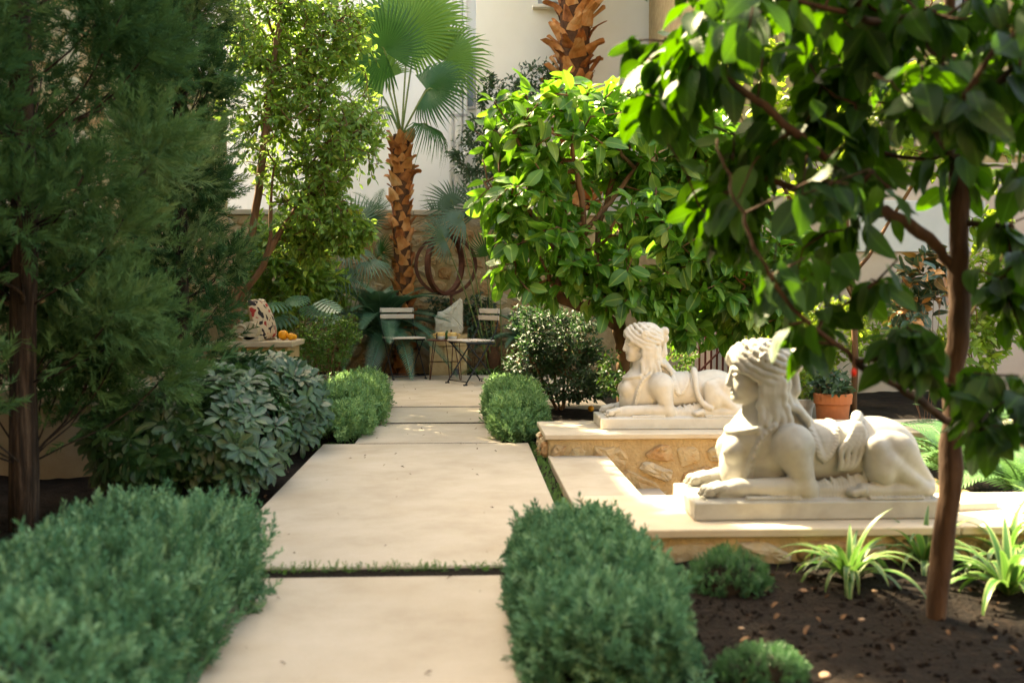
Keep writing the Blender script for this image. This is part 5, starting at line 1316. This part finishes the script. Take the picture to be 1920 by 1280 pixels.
for i, (px_, py_, dr) in enumerate(((548, 592, -.5), (575, 575, .3), (525, 600, -.9), (595, 590, .9), (560, 555, .0), (535, 570, -.4), (600, 565, .5))):
    h = pw(px_, py_, 10.9 - .03 * i); B = basis(np.array([dr, -.45, -.25 + .1 * (i % 3)]), np.array([0, -.6, 1.])); loc = np.array(ph.location)
    o = link('leaf', make_mesh('leaf', (LOB[0] * .34) @ B.T, LOB[1], 'leaf_cycad', uv=LOB[2], tint=np.full(len(LOB[0]), i * .13), smooth=False), ph, h - loc)
    link('petiole', make_mesh('petiole', *tube(spline([loc - h, (loc - h) * .4 + [0, .05, .12], [0, 0, 0]], 8), .008, 5), 'petiole_green'), o)

# moss and weeds in the joints
def weeds(name, label, rects, n, size, mat='leaf_moss'):
    P = []
    for (x0, x1, y0, y1), w_ in rects:
        m = int(n * w_); P.append(np.stack([rng.uniform(x0, x1, m), rng.uniform(y0, y1, m), np.zeros(m)], -1))
    P = np.concatenate(P); P = P[noise3(P, 9, 3.) > -.25]; P[:, 2] = soil_height(P[:, 0], P[:, 1]); P[(P[:, 1] > 3.3) & (P[:, 1] < 3.56) & (P[:, 0] < .46), 2] = -.004
    k = len(P); D = nrm(rng.normal(0, .6, (k, 3)) + [0, 0, 1.]); D[:, 2] = np.abs(D[:, 2])
    V, F, U, ti = scatter(FINE, rng.integers(0, 4, k), basis(D, rng.normal(size=(k, 3))), P, rng.uniform(*size, k))
    o = link(name, make_mesh(name, V, F, mat, uv=U, tint=ti, smooth=False)); tag(o, label, 'weeds', kind='stuff')
weeds('weeds', 'tiny green weeds sprouting in the joints and edges of the slab path', [((-.75, .25, 3.44, 3.475), .16), ((-.95, -.70, 3.3, 3.6), .08), ((-1.0, -.74, 6.40, 6.65), .14), ((.41, .485, 4.4, 6.6), .28), ((-.5, .1, 12.17, 12.3), .12), ((.24, .45, 6.3, 6.45), .08)], 1300, (.018, .042))

# ------------------------------------------------------------------ furniture and ornaments
def bar(a, b, w_=.008, d_=.008):
    """thin flat bar from a to b"""
    return tube([a, np.asarray(a) * .5 + np.asarray(b) * .5, b], w_, 6, squash=d_ / w_)
def bistro(label, loc, rz):
    t = thing('folding_chair', label, 'chair', loc, rz, 'folding bistro chairs')
    W, H, SH = .20, .83, .455
    for s in (-1, 1):
        # long legs run from the front foot up to the backrest, short legs from the rear foot to the seat front
        obj('leg', [tube(spline([(s * W, -.20, .008), (s * W, -.17, .06), (s * W, .08, .42), (s * W, .19, .62), (s * W, .215, H)], 14), .0095, 6, squash=.6)], 'black_iron', t, smooth=True)
        obj('leg', [tube(spline([(s * (W - .022), .20, .008), (s * (W - .022), .17, .06), (s * (W - .022), -.02, .28), (s * (W - .022), -.17, SH - .01)], 12), .0095, 6, squash=.6)], 'black_iron', t, smooth=True)
        obj('seat_rail', bar((s * (W - .008), -.19, SH), (s * (W - .008), .17, SH - .012), .007, .012), 'black_iron', t)
        for y in (-.20, .20):
            obj('foot', tube([(s * (W if y < 0 else W - .022), y + .015, .006), (s * (W if y < 0 else W - .022), y - .03 * (1 if y < 0 else -1), .006)], .010, 6), 'black_iron', t)
    obj('cross_bar', bar((-W, -.185, .035), (W, -.185, .035), .006, .006), 'black_iron', t)
    obj('cross_bar', bar((-W + .022, .185, .035), (W - .022, .185, .035), .006, .006), 'black_iron', t)
    for i in range(5):
        y = -.205 + i * .075
        obj('seat_slat', box(-.205, .205, y, y + .066, SH + .012, SH + .028, .003), 'chair_wood', t)
    for z in (.725, .80):
        yb = .19 + (z - .62) * .11
        obj('back_slat', box(-.212, .212, yb - .004, yb + .012, z - .030, z + .022, .003), 'chair_wood', t)
    return t
p = pw(756, 640, 11.72); bistro('slatted folding chair whose backrest stands against the cycad fronds', (p[0], 11.72, .002), R(24))
p = pw(886, 640, 10.95); bistro('slatted folding chair turned side-on at the other side of the table', (p[0], 10.95, .002), R(-60))

p = pw(838, 637, 11.55)
tb = thing('side_table', 'low rusty steel side table with hairpin legs between the two chairs', 'table', (p[0], 11.55, .002))
TZ = .455
obj('top', lathe([(0.0, TZ - .008), (.228, TZ - .008), (.234, TZ - .004), (.234, TZ + .002), (.228, TZ + .004), (0.0, TZ + .004)], 40), 'rust', tb, smooth=False)
for a in (R(200), R(320), R(80)):
    d = np.array([math.cos(a), math.sin(a), 0]); s = np.array([-d[1], d[0], 0])
    obj('leg', tube(spline([d * .15 + s * .045 + [0, 0, TZ - .008], d * .18 + s * .025 + [0, 0, .22], d * .205 + s * .012 + [0, 0, .02], d * .208 + [0, 0, .006], d * .205 - s * .012 + [0, 0, .02], d * .18 - s * .025 + [0, 0, .22], d * .15 - s * .045 + [0, 0, TZ - .008]], 30), .0055, 6), 'rust', tb, smooth=True)
def mug(label, x, y, ha):
    z = TZ + .006; t = thing('mug', label, 'mug', (x, y, z), 0, None)
    # glazed in bands: white foot, yellow shoulder
    obj('body', lathe([(.0, .0), (.036, .0), (.046, .006), (.053, .030), (.0545, .044)], 28), 'mug_white', t, smooth=True)
    obj('shoulder', lathe([(.0545, .044), (.054, .062), (.050, .086), (.0475, .088), (.046, .084), (.048, .05), (.040, .012), (.0, .010)], 28), 'mug_yellow', t, smooth=True)
    d = np.array([math.cos(ha), math.sin(ha), 0])
    obj('handle', tube(spline([d * .048 + [0, 0, .070], d * .078 + [0, 0, .068], d * .082 + [0, 0, .042], d * .052 + [0, 0, .024]], 12), .0065, 8), 'mug_yellow', t, smooth=True)
    return t
a = pw(826, 630, 11.45); m1 = mug('round cream and yellow mug with a black stripe on the steel table', a[0], 11.45, R(200))
V, F = lathe([(.0552, .010), (.0558, .030), (.0556, .060), (.052, .080)], 28)
ang = np.arctan2(V[:, 1], V[:, 0]); keep = [f for f in F[0] if np.all((ang[f] > -2.9) & (ang[f] < -2.1))]
obj('stripe', (V, [np.array(keep)]), 'mug_black', m1, smooth=True)
a = pw(848, 630, 11.42); mug('round cream and yellow mug with its handle towards the side-on chair', a[0], 11.42, R(-5))
a = pw(838, 625, 11.55); bo = thing('bottle', 'small dark green bottle between the mugs', 'bottle', (a[0], 11.58, TZ + .006))
obj('body', lathe([(0, 0), (.022, 0), (.024, .01), (.024, .06), (.012, .085), (.010, .105), (0, .106)], 18), 'green_bottle', bo, smooth=True)
a = pw(846, 618, 11.62); fg = thing('figurine', 'tiny dark brown figurine standing on the table behind the mugs', 'ornament', (a[0], 11.64, TZ + .006))
obj('body', lathe([(0, 0), (.014, 0), (.012, .03), (.016, .06), (.008, .085), (.011, .10), (.004, .115), (0, .118)], 12), 'rust', fg, smooth=True)

# sandstone pedestal of rough blocks, marble shard and ring sculpture
PX = pw(841, 660, 12.45)[0]
pe = thing('pedestal', 'rough ochre sandstone block pedestal behind the steel table', 'pedestal', (PX, 12.45, -.05))
z = 0
for r_ in range(3):
    hh = (.20, .19, .15)[r_]; cuts = ((-.235, .03, .235), (-.235, -.06, .235), (-.235, .10, .235))[r_]
    for k in range(2):
        V, F = box(cuts[k] + .003, cuts[k + 1] - .003, -.17, .17, z + .003, z + hh, .012); V = V + rng.normal(0, .004, V.shape); obj('block', (V, F), 'sandstone', pe)
    z += hh
rk = thing('marble_shard', 'pale pointed marble shard standing upright on the sandstone pedestal', 'stone', (PX + .02, 12.40, .49))
def rock(outline, depth, seed, mat, parent, name='rock', bulge=.35):
    """upright broken stone from its outline (x, z)"""
    rg = np.random.default_rng(seed); O = np.array(outline, float); m = O.mean(0); Ls = []
    R_ = []
    for i in range(len(O)):
        a, b = O[i], O[(i + 1) % len(O)]
        for t in (0, .33, .66): R_.append(a + (b - a) * t + rg.normal(0, .006, 2))
    R_ = np.array(R_); n = len(R_)
    for s, y in ((.0, -depth * .5), (.55, -depth * .5), (.93, -depth * .36), (1.0, 0), (.95, depth * .4), (.5, depth * .5), (.0, depth * .5)):
        q = m + (R_ - m) * s; Ls.append(np.stack([q[:, 0], y + rg.normal(0, depth * .05, n) * (s > 0), q[:, 1]], -1))
    V = np.concatenate(Ls); Q = [[r * n + i, r * n + (i + 1) % n, (r + 1) * n + (i + 1) % n, (r + 1) * n + i] for r in range(6) for i in range(n)]
    return obj(name, (V, [np.array(Q)]), mat, parent)
rock([(-.19, 0), (-.195, .20), (-.15, .27), (.02, .36), (.13, .455), (.165, .42), (.17, .12), (.155, 0)], .16, 5, 'pale_rock', rk)
rs = thing('ring_sculpture', 'abstract sculpture of two crossed rusty steel rings above the marble shard', 'sculpture', (PX + .06, 12.52, .49))
def ring(rx, rz_, c, yaw, tilt, wd, th, gap=0, a0=0):
    n = 72; a = np.linspace(a0, a0 + 2 * math.pi - gap, n); V = []
    for q in a:
        for dr, dy in ((-th, -wd), (th, -wd), (th, wd), (-th, wd)):
            V.append([(rx + dr) * math.cos(q), dy, (rz_ + dr) * math.sin(q)])
    V = np.array(V) @ np.array(Euler((0, tilt, yaw)).to_matrix()).T + c
    Q = [[i * 4 + j, i * 4 + (j + 1) % 4, (i + 1) * 4 + (j + 1) % 4, (i + 1) * 4 + j] for i in range(n - 1) for j in range(4)]
    if gap == 0: Q += [[(n - 1) * 4 + j, (n - 1) * 4 + (j + 1) % 4, (j + 1) % 4, j] for j in range(4)]
    else: Q += [[0, 1, 2, 3], [(n - 1) * 4 + j for j in (3, 2, 1, 0)]]
    return V, [np.array(Q)]
cz = pw(836, 497, 12.52)[2] - .49; cx = pw(836, 497, 12.52)[0] - (PX + .06)
obj('ring', ring(.375, .365, (cx, 0, cz), R(8), R(0), .036, .019), 'rust', rs)
obj('ring', ring(.335, .375, (cx - .01, 0, cz + .02), R(52), R(12), .036, .018), 'rust', rs)
obj('rod', tube([(cx + .06, .0, -.02), (cx + .07, 0, cz - .34)], .016, 8), 'rust', rs, smooth=True)

# masonry bench with scroll arm, cushion, rock and oranges
bz = .54
sb = thing('stone_bench', 'masonry bench with stone seat and carved scroll arm by the second conifer', 'bench')
A = pw(395, 640, 9.3); Bp = pw(560, 630, 9.9)
x0, x1 = A[0], Bp[0] + .05; y0, y1 = 9.25, 9.95
obj('base', box(x0, x1 - .05, y0 + .05, y1, -.06, bz - .05, .01), 'mortar', sb)
stones_on(sb, (x0, y0 + .05, 0.0), (1, 0, 0), (0, 0, 1), x1 - x0 - .06, bz - .07, .26, .17, seed=51, depth=.025)
obj('seat', box(x0 - .03, x1, y0, y1 + .02, bz - .05, bz, .006), 'bench_stone', sb)
an = np.linspace(0, 2 * math.pi, 25)[:-1]; sx = pw(462, 600, 9.45)[0]
obj('scroll_arm', [tube([(sx - .02, y0 + .02, bz + .10), (sx - .02, y0 + .15, bz + .10), (sx - .02, y0 + .30, bz + .10)], .070, 20), tube([(sx + .055, y0 + .03, bz + .10), (sx + .055, y0 + .30, bz + .10)], .085, 20), box(sx - .11, sx + .15, y0 + .03, y0 + .32, bz, bz + .05, .006)], 'bench_stone', sb, smooth=False)
sp_ = spline([(0, 0, .0), (.05, 0, .02), (.05, 0, .06), (0, 0, .08), (-.05, 0, .05), (-.04, 0, -.02), (.02, 0, -.05)], 24) * .9
obj('scroll_volute', tube(sp_ + [sx - .02, y0 + .018, bz + .08], .012, 6), 'bench_stone', sb, smooth=True)
cu = thing('cushion', 'linen cushion with black and red embroidered front leaning on the scroll arm', 'cushion', (pw(500, 600, 9.5)[0], 9.62, bz + .01))
n = 12; g = np.linspace(-1, 1, n); Gx, Gz = np.meshgrid(g, g, indexing='ij'); pu = .075 * ((1 - Gx ** 2) * (1 - Gz ** 2)) ** .5
def face_(s):
    V = np.stack([s * pu, .20 * Gx * (1 - .06 * Gz ** 2), .20 * (Gz * (1 - .06 * Gx ** 2) + 1) + .004], -1).reshape(-1, 3)
    i, j = np.meshgrid(np.arange(n - 1), np.arange(n - 1), indexing='ij'); Q = np.stack([i * n + j, (i + 1) * n + j, (i + 1) * n + j + 1, i * n + j + 1], -1).reshape(-1, 4)
    V = V @ np.array(Euler((0, R(-20), R(-14))).to_matrix()).T
    return V, [Q]
obj('back_cover', face_(-1), 'linen', cu, smooth=True); obj('front_cover', face_(1), 'cushion_print', cu, smooth=True)
r2 = thing('standing_rock', 'pale pointed rough rock standing on the bench behind the cushion', 'stone', (pw(492, 600, 9.8)[0], 9.84, bz - .01))
rock([(-.13, 0), (-.125, .25), (-.06, .40), (.02, .41), (.045, .34), (.10, .16), (.13, 0)], .13, 7, 'pale_rock', r2)
for i, (px_, lab) in enumerate(((531, 'round orange lying on the bench end next to a second smaller one'), (545, 'small orange pressed against a bigger orange on the bench'), (551, 'small orange at the very end of the bench'))):
    r_ = (.050, .037, .03)[i]; y_ = (9.62, 9.58, 9.66)[i]
    o = thing('orange', lab, 'fruit', (pw(px_, 620, y_)[0], y_, bz))
    obj('fruit', lathe([(0, 0), (r_ * .5, .006), (r_ * .85, r_ * .45), (r_, r_), (r_ * .85, r_ * 1.52), (r_ * .4, r_ * 1.88), (r_ * .12, r_ * 1.86), (0, r_ * 1.84)], 22), 'orange_fruit', o, smooth=True)
    obj('stalk', tube([(0, 0, r_ * 1.82), (.003, 0, r_ * 1.98)], .004, 6), 'bark_brown', o)
p = pg(1108, 768, -.02); o = thing('orange', 'fallen orange on the dark soil beyond the sunlit coping', 'fruit', (p[0], p[1], -.035))
obj('fruit', lathe([(0, 0), (.015, .003), (.024, .013), (.027, .027), (.023, .04), (.01, .05), (0, .049)], 18), 'orange_fruit', o, smooth=True)
obj('stalk', tube([(0, 0, .048), (.002, 0, .054)], .003, 6), 'bark_brown', o)
p = pw(1601, 698, 2.45); o = thing('red_berry', 'single red berry hanging among the dark lemon leaves', 'fruit', p)
obj('fruit', lathe([(0, -.010), (.005, -.008), (.0075, 0), (.005, .008), (0, .010)], 14), 'red_fruit', o, smooth=True)
obj('stalk', tube(np.array([(0, 0, .009), (.004, .01, .05), (.006, .02, .10)]), .0012, 5), 'bark_brown', o)

# pale curved bench behind the big conifer
cb = thing('curved_bench', 'pale curved stone bench behind the trunk of the big conifer', 'bench')
def arc_sweep(prof, c, r, a0, a1, n=20):
    a = np.linspace(a0, a1, n); prof = np.asarray(prof); m = len(prof)
    V = np.stack([c[0] + (r + prof[None, :, 0]) * np.cos(a)[:, None], c[1] + (r + prof[None, :, 0]) * np.sin(a)[:, None], np.repeat(prof[None, :, 1], n, 0)], -1).reshape(-1, 3)
    Q = [[i * m + j, i * m + (j + 1) % m, (i + 1) * m + (j + 1) % m, (i + 1) * m + j] for i in range(n - 1) for j in range(m)]
    return V, [np.array(Q), np.array([list(range(m)), [(n - 1) * m + j for j in range(m - 1, -1, -1)]])]
cc = (-1.55, 7.2); rr = 1.75
obj('seat', arc_sweep([(-.02, .36), (.0, .40), (.02, .44), (.42, .44), (.42, .36)], cc, rr - .4, R(215), R(285)), 'bench_stone', cb)
obj('base', arc_sweep([(.05, -.06), (.05, .358), (.38, .358), (.38, -.06)], cc, rr - .4, R(216), R(284)), 'bench_stone', cb)
for o in list(cb.children): o.location = (-.55, 0.1, 0)

# pots
def pot(label, px_, y_, r_, h_, mat, leafm, plant_label, n, sz, seed, ph=.3):
    p = pw(px_, 700, y_); t = thing('plant_pot', label, 'pot', (p[0], y_, -.04), 0, None)
    obj('body', lathe([(0, .0), (r_ * .68, 0), (r_ * .74, .01), (r_ * .93, h_ * .78), (r_ * .93, h_ * .80)], 28), mat, t, smooth=True)
    obj('rim', lathe([(r_ * .94, h_ * .78), (r_ * 1.02, h_ * .785), (r_ * 1.05, h_ * .98), (r_ * 1.0, h_), (r_ * .9, h_), (r_ * .88, h_ * .9)], 28), mat, t, smooth=False)
    obj('earth', lathe([(0, h_ * .9), (r_ * .89, h_ * .9)], 20), 'soil', t)
    c = np.array([p[0], y_, -.04 + h_ * .9 + ph * .5])
    shrub('potted_plant', plant_label, (p[0], y_, -.04 + h_ * .88), [(c, (r_ * 1.1, r_ * 1.1, ph * .6), 1)], n, 3.5, SMALL, leafm, sz, nparts=0, seed=seed, step=.06, spread=.04)
pot('orange terracotta pot with a rolled rim behind the shaded sphinx', 1562, 6.75, .125, .33, 'terracotta', 'leaf_dark', 'dark green plant growing in the terracotta pot', 60, (.05, .08), 12., .18)
pot('tall pale faceted stone pot next to the terracotta pot', 1532, 7.15, .14, .36, 'pale_pot', 'leaf_bright', 'fresh green bushy plant in the tall pale pot', 90, (.04, .07), 13., .32)
pot('small pale pot half hidden behind the sphinx head', 1500, 7.0, .10, .27, 'pale_pot', 'leaf_bright', 'light green sprouts in the small pale pot', 50, (.035, .06), 14., .2)

# path lights
p = pg(1086, 806, -.03)
bl = thing('garden_light', 'short cylindrical garden light standing in soil beside the sunlit coping', 'lamp', (p[0], 6.75, -.05))
obj('post', lathe([(0, 0), (.030, 0), (.030, .13), (.026, .135)], 20), 'lamp_metal', bl, smooth=False, rot=(R(3), R(6), 0))
obj('lens', lathe([(.027, .134), (.026, .142), (0, .146)], 20), 'lamp_lens', bl, smooth=True, rot=(R(3), R(6), 0))
p = pw(857, 692, 12.22); sl = thing('spot_light', 'small grey spotlight on the ground before the sandstone pedestal', 'lamp', (p[0] - .02, 12.2, -.01))
obj('housing', lathe([(0, .0), (.032, .0), (.036, .02), (.036, .085), (.030, .088), (0, .082)], 18), 'lamp_metal', sl, smooth=False, rot=(R(-14), R(12), 0))
obj('spike', tube([(0, 0, -.05), (0, 0, .01)], .008, 6), 'lamp_metal', sl)

# pebbles and dry leaves on the soil
PEB = []
for s in range(4):
    rg = np.random.default_rng(s); V, F = lathe([(0, -.5), (.6, -.42), (.95, -.1), (1.0, .15), (.7, .45), (.3, .58), (0, .6)], 9); V = V * [1, .75, .7] + rg.normal(0, .07, V.shape); PEB.append(make_mesh('pebble', V, F, 'pebble', smooth=True))
for i, (px_, py_, r_, lab) in enumerate(((1507, 1128, .013, 'pale pebble on dark soil near the thyme cushion'), (1547, 1267, .016, 'flat brown pebble on open soil below the small thyme cushion'), (1640, 1128, .009, 'small pebble lying under the lone spider plant'), (1390, 1185, .008, 'tiny pebble on soil beside the mounded hedge'), (1615, 1170, .010, 'small pebble in the sun patch of the soil'), (1500, 1080, .012, 'brown pebble close to the lone spider plant roots'))):
    p = pg(px_, py_, -.03); p[2] = soil_height(p[0:1], p[1:2])[0] + r_ * .2
    o = link('pebble', PEB[i % 4], None, p, (0, 0, i)); o.scale = (r_ * 1.2,) * 3; tag(o, lab, 'pebble', 'pebbles on the soil')
DL = leaf_shape(1, .4, .5, .5, 4, .9)
n = 190; P = np.concatenate([np.stack([rng.uniform(.55, 2.2, 90), rng.uniform(2.2, 3.42, 90), np.zeros(90)], -1), np.stack([rng.uniform(-1.2, -.93, 40), rng.uniform(3.6, 6.4, 40), np.zeros(40)], -1), np.stack([rng.uniform(.3, 1.6, 60), rng.uniform(6.6, 8.5, 60), np.zeros(60)], -1)])
P[:, 2] = soil_height(P[:, 0], P[:, 1]) + .006
D = nrm(rng.normal(size=(n, 3)) * [1, 1, .15]); V, F, U, ti = scatter([DL], np.zeros(n, int), basis(D, nrm(rng.normal(0, .3, (n, 3)) + UP)), P, rng.uniform(.015, .045, n))
o = link('leaf_litter', make_mesh('leaf_litter', V, F, 'dead_leaf', uv=U, tint=ti)); tag(o, 'scattered dry leaf bits on the dark soil', 'leaf litter', kind='stuff')
# bits of dry leaf and seed husk blown onto the slabs
n = 70; P = np.stack([rng.uniform(-.7, .2, n), rng.uniform(2.3, 12.0, n), np.full(n, .008)], -1); k = rng.random(n) < .5; P[k, 0] = np.where(rng.random(k.sum()) < .6, rng.uniform(-.72, -.55, k.sum()), rng.uniform(.02, .18, k.sum()))
D = nrm(rng.normal(size=(n, 3)) * [1, 1, .05]); V, F, U, ti = scatter([DL], np.zeros(n, int), basis(D, nrm(rng.normal(0, .15, (n, 3)) + UP)), P, rng.uniform(.008, .026, n))
o = link('leaf_litter', make_mesh('leaf_litter', V, F, 'dead_leaf', uv=U, tint=ti)); tag(o, 'small dry leaf bits scattered over the pale path slabs', 'leaf litter', kind='stuff')
# crumbs of soil
n = 3200; P = np.stack([rng.uniform(.45, 2.3, n), rng.uniform(2.0, 3.45, n), np.zeros(n)], -1); P[:, 2] = soil_height(P[:, 0], P[:, 1])
V0, F0 = lathe([(0, -.6), (.9, -.1), (.6, .5), (0, .6)], 5); U0 = np.full((len(V0), 2), .5)
V, F, U, ti = scatter([(V0 + rng.normal(0, .15, V0.shape), F0, U0)], np.zeros(n, int), basis(rng.normal(size=(n, 3)), rng.normal(size=(n, 3))), P, rng.gamma(1.6, .0030, n))
o = link('soil_crumbs', make_mesh('soil_crumbs', V, F, 'soil', smooth=False)); tag(o, 'loose crumbs of dark soil in the open bed', 'soil', kind='stuff')
